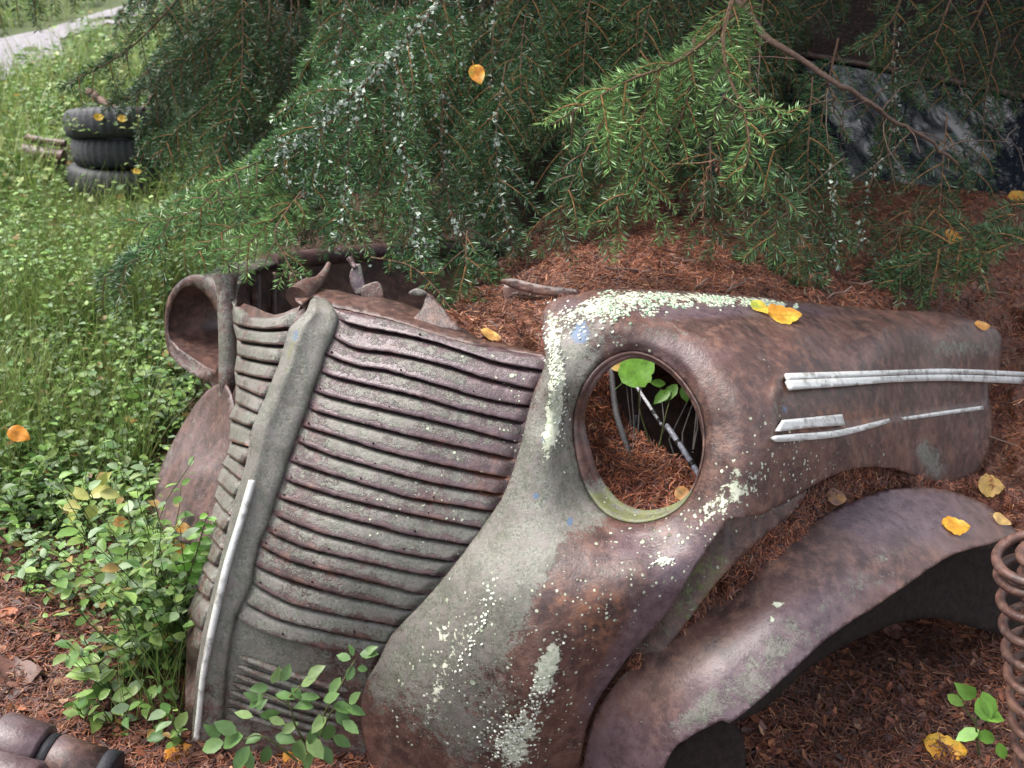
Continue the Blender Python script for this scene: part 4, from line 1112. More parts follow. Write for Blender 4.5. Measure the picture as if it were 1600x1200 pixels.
def bough(mb, P, slen=.16, spacing=.029, ang=50, droop=.5, nl=.025, dens=820, tint=1.0, young=.35, r0=None, lich=0.0, face=None, sub='some', wd=.0026, start=.1, barefrac=.35):
    A, L = resamp(P, 40)
    if r0 is None:
        y0 = float(proj(A[:1])[1][0]); r0 = .0055 if y0 < 0 else (.0035 if y0 < 90 else .0022)
    tint = np.asarray(tint) * np.ones(3)
    mb.tube(A, np.linspace(r0, .0012, 40), 5, 1, (.10, .060, .038, 1), cap=False)
    if face is None:
        face = nrmz(nrmz(CAMP - A.mean(0)) * .75 + np.array([0, 0, .7]))
    needles(mb, A, L, nl, dens * .8, face, tint, wd, young, barefrac)
    if lich: flakes(mb, A[4:], int(lich * 260), .0070)
    s = start * L; k = 0
    while s < L * .97:
        u = s / L
        x = u * 39; i = min(int(x), 38)
        p = A[i] + (A[i + 1] - A[i]) * (x - i)
        T = nrmz(A[i + 1] - A[i])
        S = nrmz(np.cross(T, face)) * (1 if k % 2 else -1)
        l = slen * min(1.0, (1 - u) * L / slen * .9 + .35) * min(1, u * 3 + .5) * rng.uniform(.65, 1.2)
        a = math.radians(ang + rng.normal(0, 9))
        d = nrmz(T * math.cos(a) + S * math.sin(a) + face * rng.normal(0, .2))
        n = 9
        g = np.array([0, 0, -1.0])
        pts = [p]
        for q in range(n - 1):
            d = nrmz(d + g * droop * .12 + rng.normal(0, .03, 3))
            pts.append(pts[-1] + d * l / (n - 1))
        B = np.array(pts)
        mb.tube(B, np.linspace(.0021, .0009, n), 4, 1, (.20, .105, .042, 1) if rng.random() < .7 else (.11, .07, .045, 1), cap=False)
        tn = tint * rng.uniform(.8, 1.2)
        needles(mb, B, l, nl, dens, face, tn, wd, young + rng.normal(0, .1))
        if lich and rng.random() < lich: flakes(mb, B, int(28 * min(lich, 1.2) * rng.random() * 2), .0055)
        if sub and l > .11 and (sub is True or rng.random() < .45):
            for q in range(1, 6):
                e = B[q]; T2 = nrmz(B[q + 1] - B[q])
                S2 = nrmz(np.cross(T2, face)) * (1 if q % 2 else -1)
                l2 = l * rng.uniform(.28, .45) * (1 - q / 12)
                d2 = nrmz(T2 * .75 + S2 * .75)
                b2 = []
                for z in range(5):
                    b2.append(e); d2 = nrmz(d2 + g * droop * .15); e = e + d2 * l2 / 4
                B2 = np.array(b2)
                mb.tube(B2, np.linspace(.0014, .0008, 5), 3, 1, (.22, .115, .045, 1), cap=False)
                needles(mb, B2, l2, nl * .95, dens, face, tn, wd, young + .1)
        s += spacing * rng.uniform(.75, 1.25); k += 1

NM = [M['needle'], M['twig'], M['lichen']]
TREE = (.05, 4.35, 0.0)
tree = thing('spruce_tree', 'large spruce with long drooping green boughs hanging over the rusty car', 'tree', TREE)
tk = MB()
zz = np.linspace(-.1, 6.5, 30)
tk.tube(np.stack([TREE[0] + .04 * np.sin(zz), TREE[1] + .03 * np.cos(zz * 1.3), zz], 1), np.interp(zz, [-.1, .3, 6.5], [.21, .16, .06]), 18, 1, (.045, .032, .028, 1))
tk.build('trunk', NM, tree)

def pxs(L): 
    a = np.array(L, float)
    return un(a[:, 0], a[:, 1], a[:, 2])
EX = [  # near, bright boughs on the right
    ([(1190, -30, 2.02), (1130, 40, 1.95), (1060, 95, 1.90), (985, 125, 1.86), (920, 160, 1.82), (862, 195, 1.80)], dict(slen=.14, young=.8, tint=1.25, droop=1.6, nl=.027, dens=800, spacing=.036)),
    ([(1150, -20, 1.97), (1130, 60, 1.92), (1140, 120, 1.88), (1165, 185, 1.85), (1170, 240, 1.83), (1152, 292, 1.83)], dict(slen=.075, young=.75, tint=1.2, droop=.9, nl=.025, ang=48, dens=800)),
    ([(1130, 150, 1.87), (1165, 172, 1.85), (1205, 168, 1.84), (1246, 184, 1.84)], dict(slen=.03, young=.9, tint=1.3, nl=.020)),
    ([(1168, 205, 1.85), (1200, 222, 1.85), (1214, 250, 1.86), (1214, 320, 1.88), (1210, 410, 1.90)], dict(slen=.08, young=.45, tint=.9)),
    ([(1030, 100, 1.92), (1005, 190, 1.90), (1008, 270, 1.89), (1034, 372, 1.89)], dict(slen=.07, young=.7, tint=1.1, ang=42, nl=.020)),
    ([(1085, 60, 1.93), (1075, 150, 1.91), (1050, 215, 1.91), (1030, 250, 1.91)], dict(slen=.09, young=.7, tint=1.15, droop=1.2, nl=.021)),
    ([(1100, 110, 1.98), (1040, 210, 1.98), (980, 295, 1.97), (935, 380, 1.98)], dict(slen=.10, young=.5, tint=.95, droop=1.0)),
    ([(960, 150, 2.05), (915, 240, 2.05), (880, 320, 2.05), (866, 392, 2.06)], dict(slen=.10, young=.3, tint=.75, droop=1.0)),
    ([(1180, 10, 2.0), (1125, 50, 1.98), (1090, 110, 1.97), (1075, 200, 1.97)], dict(slen=.11, young=.55, tint=1.05, droop=1.2)),
    # curtain in front of the needle heap
    ([(1110, 220, 2.25), (1112, 300, 2.25), (1118, 390, 2.27)], dict(slen=.09, young=.25, tint=.7)),
    ([(1225, 290, 2.3), (1235, 380, 2.32), (1228, 470, 2.34)], dict(slen=.14, young=.2, tint=.7, droop=1.2)),
    ([(1300, 240, 2.45), (1300, 330, 2.45), (1308, 420, 2.45)], dict(slen=.11, young=.3, tint=.75, lich=.25, droop=1.1)),
    ([(1440, 300, 2.6), (1405, 370, 2.55), (1380, 465, 2.5)], dict(slen=.16, young=.2, tint=.65, droop=1.1)),
    ([(1720, 350, 2.35), (1600, 380, 2.35), (1510, 375, 2.42), (1430, 410, 2.45), (1385, 450, 2.45)], dict(slen=.12, young=.3, tint=.75, droop=.6)),
    ([(1380, 230, 2.7), (1350, 320, 2.65), (1340, 400, 2.6)], dict(slen=.12, young=.2, tint=.6, lich=.2)),
    ([(1170, 60, 2.5), (1175, 220, 2.45), (1180, 330, 2.42), (1172, 450, 2.4)], dict(slen=.12, young=.2, tint=.65, droop=1.0)),
    ([(1270, 120, 2.5), (1262, 260, 2.46), (1270, 380, 2.44), (1262, 452, 2.42)], dict(slen=.12, young=.2, tint=.65, droop=1.0)),
    ([(1480, 180, 2.55), (1470, 300, 2.5), (1462, 400, 2.46), (1440, 455, 2.45)], dict(slen=.12, young=.2, tint=.6, droop=1.0)),
    ([(1690, 300, 2.4), (1600, 330, 2.4), (1540, 370, 2.4), (1500, 440, 2.4)], dict(slen=.12, young=.2, tint=.65, droop=1.0)),
    ([(1400, 20, 2.75), (1395, 120, 2.72), (1400, 210, 2.7), (1392, 290, 2.7)], dict(slen=.11, young=.2, tint=.7, droop=1.0, lich=.2)),
    ([(1560, 60, 2.8), (1540, 150, 2.78), (1535, 230, 2.76), (1520, 300, 2.76)], dict(slen=.10, young=.2, tint=.65, droop=1.0)),
    ([(1310, 60, 2.7), (1290, 150, 2.66), (1280, 220, 2.64), (1275, 300, 2.64)], dict(slen=.12, young=.2, tint=.8, droop=1.0)),
    # top right
    ([(1420, -50, 2.6), (1400, 20, 2.56), (1372, 55, 2.54), (1340, 78, 2.52)], dict(slen=.10, young=.35, tint=.75, droop=.9)),
    ([(1500, -40, 2.65), (1470, 40, 2.62), (1445, 100, 2.6), (1425, 150, 2.6)], dict(slen=.14, young=.2, tint=.6, droop=.9)),
    ([(1560, -40, 2.75), (1520, 40, 2.72), (1480, 110, 2.7), (1470, 160, 2.7)], dict(slen=.14, young=.15, tint=.5, droop=.9)),
    ([(1660, -40, 2.9), (1600, 40, 2.86), (1560, 110, 2.85), (1540, 150, 2.85)], dict(slen=.16, young=.1, tint=.45, droop=.9)),
    ([(1330, -60, 2.9), (1300, -10, 2.86), (1270, 25, 2.85), (1240, 40, 2.85)], dict(slen=.12, young=.15, tint=.5, droop=.9)),
    # lichen-hung bough in the middle
    ([(730, -50, 2.55), (660, 35, 2.46), (605, 95, 2.41), (550, 150, 2.37), (490, 200, 2.34), (430, 250, 2.31)], dict(slen=.22, young=.3, tint=1.25, droop=1.5, lich=1.6)),
    ([(575, 120, 2.38), (548, 210, 2.36), (540, 300, 2.34), (522, 392, 2.32)], dict(slen=.12, young=.3, tint=1.3, ang=42, droop=.8, lich=.35)),
    ([(620, 85, 2.42), (625, 200, 2.40), (640, 300, 2.38), (660, 410, 2.36)], dict(slen=.12, young=.25, tint=1.2, ang=42, droop=.8, lich=.5)),
    ([(510, 190, 2.36), (480, 270, 2.34), (474, 340, 2.33)], dict(slen=.12, young=.3, tint=1.3, lich=.2, droop=.8)),
    ([(700, 90, 2.5), (690, 200, 2.48), (700, 310, 2.46), (745, 440, 2.42)], dict(slen=.13, young=.2, tint=.75, lich=.3, droop=.8)),
    ([(790, 100, 2.55), (775, 210, 2.52), (785, 320, 2.5), (805, 402, 2.48)], dict(slen=.12, young=.2, tint=.75, lich=.3, droop=.8)),
    ([(580, 402, 2.2), (640, 415, 2.15), (680, 450, 2.1), (706, 486, 2.07)], dict(slen=.04, young=.35, tint=.9, nl=.02, barefrac=.1)),
    ([(730, 360, 2.3), (728, 420, 2.25), (735, 478, 2.2)], dict(slen=.08, young=.35, tint=.85)),
    # spray over the left lamp
    ([(500, 225, 2.36), (430, 245, 2.32), (370, 270, 2.28), (315, 322, 2.25)], dict(slen=.10, young=.8, tint=1.45, droop=.9)),
    ([(540, 250, 2.4), (440, 300, 2.34), (350, 312, 2.3), (275, 340, 2.27), (195, 352, 2.25)], dict(slen=.14, young=.6, tint=1.35, droop=1.2)),
    ([(500, 290, 2.36), (420, 332, 2.3), (350, 362, 2.25), (300, 405, 2.22)], dict(slen=.11, young=.65, tint=1.4, droop=.9)),
    ([(480, 300, 2.32), (425, 345, 2.26), (395, 375, 2.22), (350, 415, 2.2)], dict(slen=.08, young=.95, tint=1.5, droop=.7)),
    ([(470, 300, 2.3), (430, 360, 2.22), (445, 400, 2.18), (468, 445, 2.14)], dict(slen=.07, young=.6, tint=1.1, nl=.02, droop=.7)),
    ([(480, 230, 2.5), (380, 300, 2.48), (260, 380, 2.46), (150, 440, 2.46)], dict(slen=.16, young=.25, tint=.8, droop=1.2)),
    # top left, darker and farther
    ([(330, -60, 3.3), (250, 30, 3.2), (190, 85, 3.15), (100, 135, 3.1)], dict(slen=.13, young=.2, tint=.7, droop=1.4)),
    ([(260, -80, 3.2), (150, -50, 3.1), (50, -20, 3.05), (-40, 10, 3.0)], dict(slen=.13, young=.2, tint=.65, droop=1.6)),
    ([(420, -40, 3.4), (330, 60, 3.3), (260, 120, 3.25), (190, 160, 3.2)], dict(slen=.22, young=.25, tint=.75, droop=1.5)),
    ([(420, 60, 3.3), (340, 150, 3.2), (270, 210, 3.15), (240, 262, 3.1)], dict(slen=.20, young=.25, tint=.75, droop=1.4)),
]
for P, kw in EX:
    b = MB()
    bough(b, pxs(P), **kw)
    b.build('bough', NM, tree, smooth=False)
# boughs hanging deeper in the crown
r2 = np.random.default_rng(21)
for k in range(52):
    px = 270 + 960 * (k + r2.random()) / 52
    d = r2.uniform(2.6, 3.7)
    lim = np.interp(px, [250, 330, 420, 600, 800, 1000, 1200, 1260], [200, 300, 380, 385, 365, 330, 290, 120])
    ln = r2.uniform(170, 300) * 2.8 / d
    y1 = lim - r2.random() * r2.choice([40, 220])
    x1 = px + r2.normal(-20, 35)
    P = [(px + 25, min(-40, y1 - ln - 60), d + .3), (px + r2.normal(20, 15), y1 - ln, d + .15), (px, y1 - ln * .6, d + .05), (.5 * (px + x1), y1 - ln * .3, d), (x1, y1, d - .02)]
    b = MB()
    bough(b, pxs(P), slen=r2.uniform(.13, .22), young=.25, start=.12, r0=.0026, tint=r2.uniform(.5, 1.35) * np.interp(d, [2.6, 3.7], [.95, .38]), droop=1.2, dens=560, wd=.0030, nl=.028, sub='some', lich=.25 if 450 < px < 850 and r2.random() < .4 else 0, spacing=.034)  # needle colour falls off with depth: older inner growth plus painted shade
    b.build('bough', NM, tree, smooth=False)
# one pattern bough for the far crowns
lib = []
for v in range(3):
    b = MB()
    rng = np.random.default_rng(100 + v)
    x = np.linspace(0, 1.25, 6)
    bough(b, np.stack([x, .06 * np.sin(x * 3 + v), -.25 * x ** 2], 1), slen=.36, spacing=.042, ang=55, droop=1.2, nl=.026, dens=420, tint=.75, young=.12, r0=.011, face=np.array([0, 0, 1.0]), wd=.0048, sub=True, start=.12)
    lib.append(b.mesh('bough', NM, (0, 0, 0), False))
def hang(parent, loc, az, tilt, sc, v):
    o = bpy.data.objects.new('bough', lib[v])
    COL.objects.link(o)
    o.parent = parent
    base = np.array(parent['_o'])
    o.location = tuple(np.array(loc) - base)
    o.rotation_euler = (0, tilt, az)
    o.scale = (sc,) * 3
r3 = np.random.default_rng(5)
# crown above the frame: coarse sprays of the same tree that shade the car
cr = MB()
rng = np.random.default_rng(300)
GAPS = []                                               # gaps cut through the crown to put bright sky reflections in the glass
_w = [un(x, y, float(WD(np.array([x]), np.array([y]))[0])) for x, y in ((1300, 200), (1500, 200), (1400, 280))]
_n = nrmz(np.cross(_w[1] - _w[0], _w[2] - _w[0]))
for x, y in ((1345, 200), (1472, 205)):
    g = un(x, y, float(WD(np.array([x]), np.array([y]))[0])); v_ = nrmz(g - CAMP)
    GAPS.append((g, v_ - 2 * (v_ @ _n) * _n))
print('GAPS', GAPS)
def spray(mb, root, az, tilt, L):
    x = np.linspace(0, L, 5)
    P = np.stack([x, .05 * L * np.sin(x * 3 + az), -.14 * x ** 2 - math.tan(tilt) * x], 1)
    c, s_ = math.cos(az), math.sin(az)
    P = np.stack([root[0] + P[:, 0] * c - P[:, 1] * s_, root[1] + P[:, 0] * s_ + P[:, 1] * c, root[2] + P[:, 2]], 1)
    for dz in (0, .22, .45):
        for sd in (-.35, 0, .35):
            qx, qy, qd = proj(P + np.array([sd * -s_, sd * c, -dz]))
            if np.any((qd > 0) & (qx > -60) & (qx < 1660) & (qy > -25)): return
    for g_, r_ in GAPS:
        q_ = P - g_
        t_ = np.clip(q_ @ r_, 0, None)
        if np.any(np.linalg.norm(q_ - t_[:, None] * r_, axis=1) < .27): return
    bough(mb, P, slen=.45, spacing=.085, ang=58, droop=1.0, nl=.040, dens=150, tint=.8, young=.15, r0=.014, face=np.array([0, 0, 1.0]), wd=.013, sub=True, start=.1)
for k in range(70):
    z = 1.75 + 3.2 * k / 70
    spray(cr, (TREE[0], TREE[1], z), k * 2.399, r3.uniform(-.05, .15), r3.uniform(1.5, 2.2))
for k in range(60):                                     # the side that reaches over the car
    z = 2.0 + 1.9 * r3.random()
    spray(cr, (TREE[0] + r3.uniform(-.1, .3), TREE[1] - .1, z), r3.uniform(-1.95, .1), r3.uniform(-.12, .1), r3.uniform(1.6, 2.5))
tag(cr.build('crown', NM, tree, smooth=False), kind='stuff')
rng = np.random.default_rng(12)
def far_tree(x, y, label, n=96, top=4.5, rad=1.0, z0=.05):
    z_ = float(gz(x, y))
    t = thing('spruce_tree', label, 'tree', (x, y, z_), 'spruces behind the car')
    tb_ = MB()
    zz = np.linspace(-.1, top + .3, 20)
    tb_.tube(np.stack([x + 0 * zz, y + 0 * zz, z_ + zz], 1), np.linspace(.13, .03, 20), 12, 1, (.08, .058, .046, 1))
    tb_.build('trunk', NM, t)
    for k in range(n):
        z = z0 + (1.3 * k / (n * .6) if k < n * .6 else 1.3 + (top - 1.3) * (k - n * .6) / (n * .4))
        hang(t, (x, y, z_ + z), k * 2.399 + r3.normal(0, .2), r3.uniform(.05, .4), rad * r3.uniform(.8, 1.2) * (1.25 - .8 * z / top), k % 3)
far_tree(-1.05, 6.3, 'dark spruce standing behind the left end of the car')
far_tree(.55, 6.1, 'dark spruce standing straight behind the middle of the car')
far_tree(2.3, 7.0, 'dark spruce standing behind the car roof')
far_tree(-.3, 8.2, 'farther spruce seen between the boughs in the middle', 80)
far_tree(2.75, 4.7, 'spruce at the right side of the car by the windshield', 70, 5, 1.0, 1.0)
far_tree(-4.7, .9, 'spruce standing left of the camera, mirrored in the windshield', 90, 9, 1.7, 1.6)
far_tree(-6.4, -1.6, 'spruce behind the camera on the left, mirrored in the windshield', 90, 10, 1.9, 1.6)
rng = np.random.default_rng(11)

# bare dead branches
def stick(name, label, P, r0, r1, col, parent=None, twigs=0):
    b = MB()
    A, L = resamp(pxs(P), 30)
    A = A + rng.normal(0, .004, A.shape)
    b.tube(A, np.linspace(r0, r1, 30), 8, 0, np.array([*col, 1]))
    for _ in range(twigs):
        i = rng.integers(5, 27)
        e = A[i]; d = nrmz(rng.normal(size=3) + np.array([0, 0, -.6])); q = [e]
        for z in range(6): d = nrmz(d + rng.normal(0, .15, 3) + np.array([0, 0, -.1])); q.append(q[-1] + d * .03)
        b.tube(np.array(q), np.linspace(.002, .0008, 7), 4, 0, np.array([*col, 1]))
    o = b.build(name, [M['twig']], parent)
    if label: tag(o, label, 'branch')
    return o
stick('branch', None, [(1130, -40, 2.3), (1190, 45, 2.25), (1270, 105, 2.2), (1360, 165, 2.2), (1440, 215, 2.25), (1500, 262, 2.3)], .009, .003, (.11, .072, .055), tree, 14)
stick('branch', None, [(1285, 110, 2.25), (1310, 180, 2.3), (1320, 260, 2.35)], .003, .001, (.12, .09, .07), tree, 4)
stick('branch', None, [(1130, 290, 2.25), (1120, 255, 2.2), (1105, 262, 2.2), (1098, 350, 2.25)], .004, .0015, (.20, .11, .07), tree, 3)
stick('branch', None, [(1500, 140, 2.5), (1550, 200, 2.5), (1620, 250, 2.5)], .002, .001, (.1, .08, .07), tree, 4)
stick('branch', None, [(860, 20, 3.0), (880, 60, 2.95), (930, 105, 2.9)], .004, .002, (.09, .06, .05), tree, 8)
stick('branch', None, [(990, -30, 3.0), (985, 60, 3.0), (950, 140, 3.0)], .006, .003, (.13, .065, .045), tree, 8)
stick('fallen_branch', 'thick brown dead branch lying above the tyre stack', [(140, 145, 5.2), (175, 168, 5.1), (212, 185, 5.0)], .022, .015, (.14, .09, .07))
stick('fallen_branch', 'thin dead branch slanting beside the spruce left of the tyres', [(245, 140, 5.0), (228, 165, 5.0), (215, 180, 5.0)], .010, .006, (.12, .08, .06))

# ------------------------------------------------------------------ leaves and undergrowth
LV = np.array([(0, 0, 0), (.34, 0, -.02), (.70, 0, -.03), (1, 0, -.09), (.16, .17, .02), (.40, .27, .05), (.72, .20, .03), (.16, -.17, .02), (.40, -.27, .05), (.72, -.20, .03)])
LF = np.array([(0, 1, 4), (4, 1, 5), (1, 2, 5), (5, 2, 6), (2, 3, 6), (0, 7, 1), (7, 8, 1), (1, 8, 2), (8, 9, 2), (2, 9, 3)])
def leaves(mb, P, D, N, size, cols, mat=0):
    n = len(P)
    D = nrmz(D); S = nrmz(np.cross(N, D)); N = np.cross(D, S)
    sc = np.asarray(size).reshape(-1, 1, 1)
    fold = rng.uniform(.3, 2.2, (n, 1, 1))
    V = P[:, None] + sc * (LV[None, :, :1] * D[:, None] + LV[None, :, 1:2] * S[:, None] * rng.uniform(.9, 1.25, (n, 1, 1)) + LV[None, :, 2:] * N[:, None] * fold)
    F = (np.arange(n)[:, None, None] * 10 + LF[None]).reshape(-1, 3)
    mb.add(V.reshape(-1, 3), F, mat, np.repeat(np.hstack([cols, np.ones((n, 1))]), 10, 0))

GRN = np.array([(.12, .22, .05), (.16, .28, .065), (.20, .31, .085), (.08, .165, .045), (.18, .26, .07), (.20, .28, .15)])
def sprig(mb, base, h, nst, lsize, cols=GRN, lean=.35, gap=.022, colp=None, bright=1.0, wood=(.07, .09, .03)):
    P_, D_, N_, S_ = [], [], [], []
    for s in range(nst):
        az = rng.random() * 6.283
        d = nrmz(np.array([math.cos(az) * lean, math.sin(az) * lean, 1.0]))
        hh = h * rng.uniform(.6, 1.1)
        n = max(4, int(hh / gap))
        q = [np.array(base)]
        for i in range(n):
            d = nrmz(d + rng.normal(0, .10, 3) + np.array([d[0], d[1], 0]) * .06)
            q.append(q[-1] + d * hh / n)
        q = np.array(q)
        mb.tube(q, np.linspace(.0018, .0007, len(q)), 4, 1, (*wood, 1), cap=False)
        k0 = int(len(q) * .12)
        for i in range(k0, len(q)):
            a = i * 2.4 + rng.normal(0, .4)
            ld = np.array([math.cos(a), math.sin(a), rng.uniform(-.1, .5)])
            P_.append(q[i]); D_.append(ld)
            N_.append(np.array([0, 0, 1.0]) + rng.normal(0, .35, 3)); S_.append(lsize * rng.uniform(.6, 1.15) * (1 - .35 * (i == len(q) - 1)))
    n = len(P_)
    c = cols[rng.choice(len(cols), n, p=colp)] * rng.uniform(.7, 1.35, (n, 1)) * bright
    br_ = rng.random(n) < .03
    c[br_] = np.array([.30, .20, .07]) * rng.uniform(.6, 1.2, (br_.sum(), 1))
    leaves(mb, np.array(P_), np.array(D_), np.array(N_), np.array(S_), c)

def pick(poly, n):
    poly = np.array(poly, float); out = []
    while len(out) < n:
        c = rng.uniform(poly.min(0), poly.max(0), (n * 2, 2))
        out += c[inpoly(c[:, 0], c[:, 1], poly)].tolist()
    return np.array(out[:n])
LM = [M['leaf'], M['twig']]
UC0 = np.array([(.11, .20, .05), (.15, .24, .06), (.19, .27, .08)])
bb = MB()
for poly, n, h, ls, br_ in (([(-60, 560), (180, 500), (255, 520), (262, 600), (240, 690), (232, 800), (225, 850), (-60, 850)], 360, (.10, .28), (.024, .042), 1.0),
                            ([(130, 830), (330, 830), (300, 960), (285, 1080), (170, 1120), (120, 960)], 30, (.10, .22), (.030, .046), 1.1),
                            ([(-40, 860), (120, 850), (130, 940), (60, 960), (-40, 900)], 16, (.08, .16), (.024, .036), 1.0),
                            ([(120, 1110), (300, 1060), (290, 1180), (150, 1195)], 10, (.08, .18), (.032, .046), 1.1),
                            ([(255, 760), (320, 780), (300, 900), (270, 1000), (250, 900)], 20, (.14, .26), (.030, .044), 1.1),
                            ([(195, 930), (292, 950), (296, 1060), (210, 1050)], 14, (.20, .42), (.026, .042), 1.1),
                            ([(205, 975), (300, 985), (298, 1015), (210, 1010)], 16, (.36, .50), (.026, .04), 1.05),
                            ([(-480, 330), (-60, 330), (-60, 850), (-480, 850)], 160, (.12, .30), (.026, .044), 1.1),
                            ([(225, 560), (345, 600), (335, 670), (235, 720)], 46, (.14, .28), (.024, .04), 1.0),
                            ([(-40, 320), (80, 330), (100, 385), (240, 385), (270, 470), (180, 520), (-60, 560)], 300, (.10, .34), (.022, .040), 1.25)):
    for px, py in pick(poly, n):
        B = on_ground(px, py)
        sprig(bb, B, rng.uniform(*h), rng.integers(1, 4), rng.uniform(*ls), bright=br_)
for _ in range(30):                                     # taller sprigs in front of the far wing
    B = un(rng.uniform(232, 325), rng.uniform(950, 1000), rng.uniform(1.98, 2.04)); B[2] = float(gz(B[0], B[1]))
    sprig(bb, B, rng.uniform(.24, .46), rng.integers(1, 3), rng.uniform(.026, .040), lean=.18, gap=.026, bright=1.05)
for _ in range(9):                                     # sprigs round the foot of the tyres
    B = on_ground(rng.uniform(60, 250), rng.uniform(325, 350))
    sprig(bb, B, rng.uniform(.08, .20), 2, rng.uniform(.035, .055), UC0, gap=.035)
tag(bb.build('bilberry_cover', LM), 'low leafy bilberry bushes covering the ground left of the grille', 'ground cover', kind='stuff')

def path_px(px, py):
    a = np.array([(-300, 85), (0, 52), (90, 36), (110, 26), (220, -10), (340, -40), (340, -4), (230, 30), (120, 66), (100, 100), (40, 122), (0, 138), (-300, 180)], float)
    return inpoly(px, py, a)
def grass(polys, hmin, hmax, wd, lab, cols):
    gm_ = MB()
    for poly, n in polys:
        c = pick(poly, n)
        c = c[~((c[:, 0] > 95) & (c[:, 0] < 262) & (c[:, 1] > 200) & (c[:, 1] < 352))]
        c = c[~path_px(c[:, 0], c[:, 1])]
        n = len(c)
        B = on_ground(c[:, 0], c[:, 1])
        az = rng.random(n) * 6.283
        lean = rng.uniform(.1, .7, n)
        h = rng.uniform(hmin, hmax, n)
        H = np.stack([np.cos(az), np.sin(az), 0 * az], 1)
        S = np.stack([-np.sin(az + rng.normal(0, 1, n)), np.cos(az), 0 * az], 1) * wd * rng.uniform(.6, 1.3, (n, 1))
        pts = []
        for t in (0, .35, .7, 1.0):
            p = B + H * (lean * h * t ** 1.8)[:, None] + np.array([0, 0, 1.0]) * (h * (t - .25 * t * t * lean))[:, None]
            pts += [p - S * (1 - t * .85), p + S * (1 - t * .85)]
        V = np.stack(pts, 1)
        i = np.arange(n)[:, None] * 8
        F = np.concatenate([i + np.array(q) for q in ((0, 1, 3, 2), (2, 3, 5, 4), (4, 5, 7, 6))])
        cc = cols[rng.integers(0, len(cols), n)] * rng.uniform(.7, 1.25, (n, 1))
        gm_.add(V.reshape(-1, 3), F, 0, np.repeat(np.hstack([cc, np.ones((n, 1))]), 8, 0))
    return tag(gm_.build('grass', [M['leaf']]), lab, 'grass', kind='stuff')
GC = np.array([(.13, .22, .045), (.18, .26, .06), (.095, .17, .035), (.23, .27, .09), (.20, .20, .075)])
grass([([(-60, 330), (330, 335), (340, 420), (250, 480), (180, 540), (-60, 580)], 6500), ([(-60, 520), (260, 480), (240, 800), (-60, 800)], 2600), ([(230, 900), (300, 850), (290, 1150), (180, 1150)], 160), ([(-60, 640), (60, 600), (90, 760), (-60, 760)], 500), ([(-480, 300), (-60, 300), (-60, 800), (-480, 800)], 5000)],   .10, .36, .0017, 'fine pale green grass growing among the bilberries on the left', GC)
grass([([(-120, 20), (330, 10), (330, 330), (-120, 340)], 7000), ([(-200, -60), (340, -60), (340, 30), (-200, 40)], 1500), ([(-560, 20), (-120, 20), (-120, 340), (-560, 340)], 3500)], .12, .42, .0042, 'tall light green grass beyond the tyre stack', GC * 1.15)

def in_path(P):
    px, py, d = proj(P)
    a = np.array([(-300, 95), (0, 60), (90, 44), (110, 36), (220, 0), (340, -30), (340, -6), (230, 26), (120, 60), (100, 95), (40, 116), (0, 132), (-300, 172)], float)
    return inpoly(np.array([px]), np.array([py]), a)[0]
ug = MB()
UC = np.array([(.095, .17, .045), (.13, .21, .06), (.17, .24, .08), (.07, .125, .04), (.21, .25, .08)])
for poly, n, h, ls in (([(-80, 110), (330, 110), (330, 340), (-80, 470)], 420, (.08, .28), (.045, .075)), ([(-120, 130), (330, 130), (330, 320), (-120, 350)], 260, (.15, .42), (.035, .06)), ([(-150, 20), (340, 0), (340, 135), (-150, 135)], 150, (.15, .5), (.05, .085)), ([(-250, -60), (360, -60), (360, -10), (-250, 40)], 60, (.3, .9), (.08, .12))):
    for px, py in pick(poly, n):
        B = on_ground(px, py)
        if in_path(B) or (100 < px < 255 and 200 < py < 350): continue
        sprig(ug, B, rng.uniform(*h), rng.integers(2, 4), rng.uniform(*ls), UC, .45, .035, None, 1.25)
c_ = un(168, 205, 5.0)
for _ in range(26):                                     # leaves grown over the top tyre
    q = un(rng.uniform(95, 240), rng.uniform(186, 200), rng.uniform(4.85, 5.1)); sprig(ug, q - np.array([0, 0, .03]), rng.uniform(.06, .14), 1, .035, UC, .9, .03)
tag(ug.build('undergrowth', LM), 'light green leafy undergrowth round the tyres and the path at the upper left', 'undergrowth', kind='stuff')

# ------------------------------------------------------------------ tyres
def tyre(px, py, d, label, tiltx=0., tilty=0., R=.285, W=.15):
    c = un(px, py, d)
    t = MB()
    prof = [(R - .11, -W * .36), (R - .09, -W * .46), (R - .05, -W * .5), (R - .022, -W * .46), (R - .006, -W * .36), (R, -W * .2), (R + .002, 0), (R, W * .2), (R - .006, W * .36), (R - .022, W * .46), (R - .05, W * .5), (R - .09, W * .46), (R - .11, W * .36), (R - .10, W * .2), (R - .06, 0), (R - .10, -W * .2)]
    n, k = 120, len(prof)
    V = []
    for i in range(n):
        a = i / n * 2 * math.pi
        for j, (r, z) in enumerate(prof):
            if j in (3, 4, 8, 9) and i % 3 == 0: r -= .012
            if j in (5, 6, 7) and i % 3 == 0: r -= .005
            V.append((r * math.cos(a), r * math.sin(a), z))
    V = np.array(V)
    Rm = np.array(Matrix.Rotation(tiltx, 3, 'X') @ Matrix.Rotation(tilty, 3, 'Y'))
    V = V @ Rm.T + c
    F = [[i * k + j, ((i + 1) % n) * k + j, ((i + 1) % n) * k + (j + 1) % k, i * k + (j + 1) % k] for i in range(n) for j in range(k)]
    t.add(V, F, 0, (.045, .045, .05, 1))
    return tag(t.build('tyre', [M['rubber']]), label, 'tyre', 'tyres stacked at the upper left')
g0 = on_ground(182, 312)
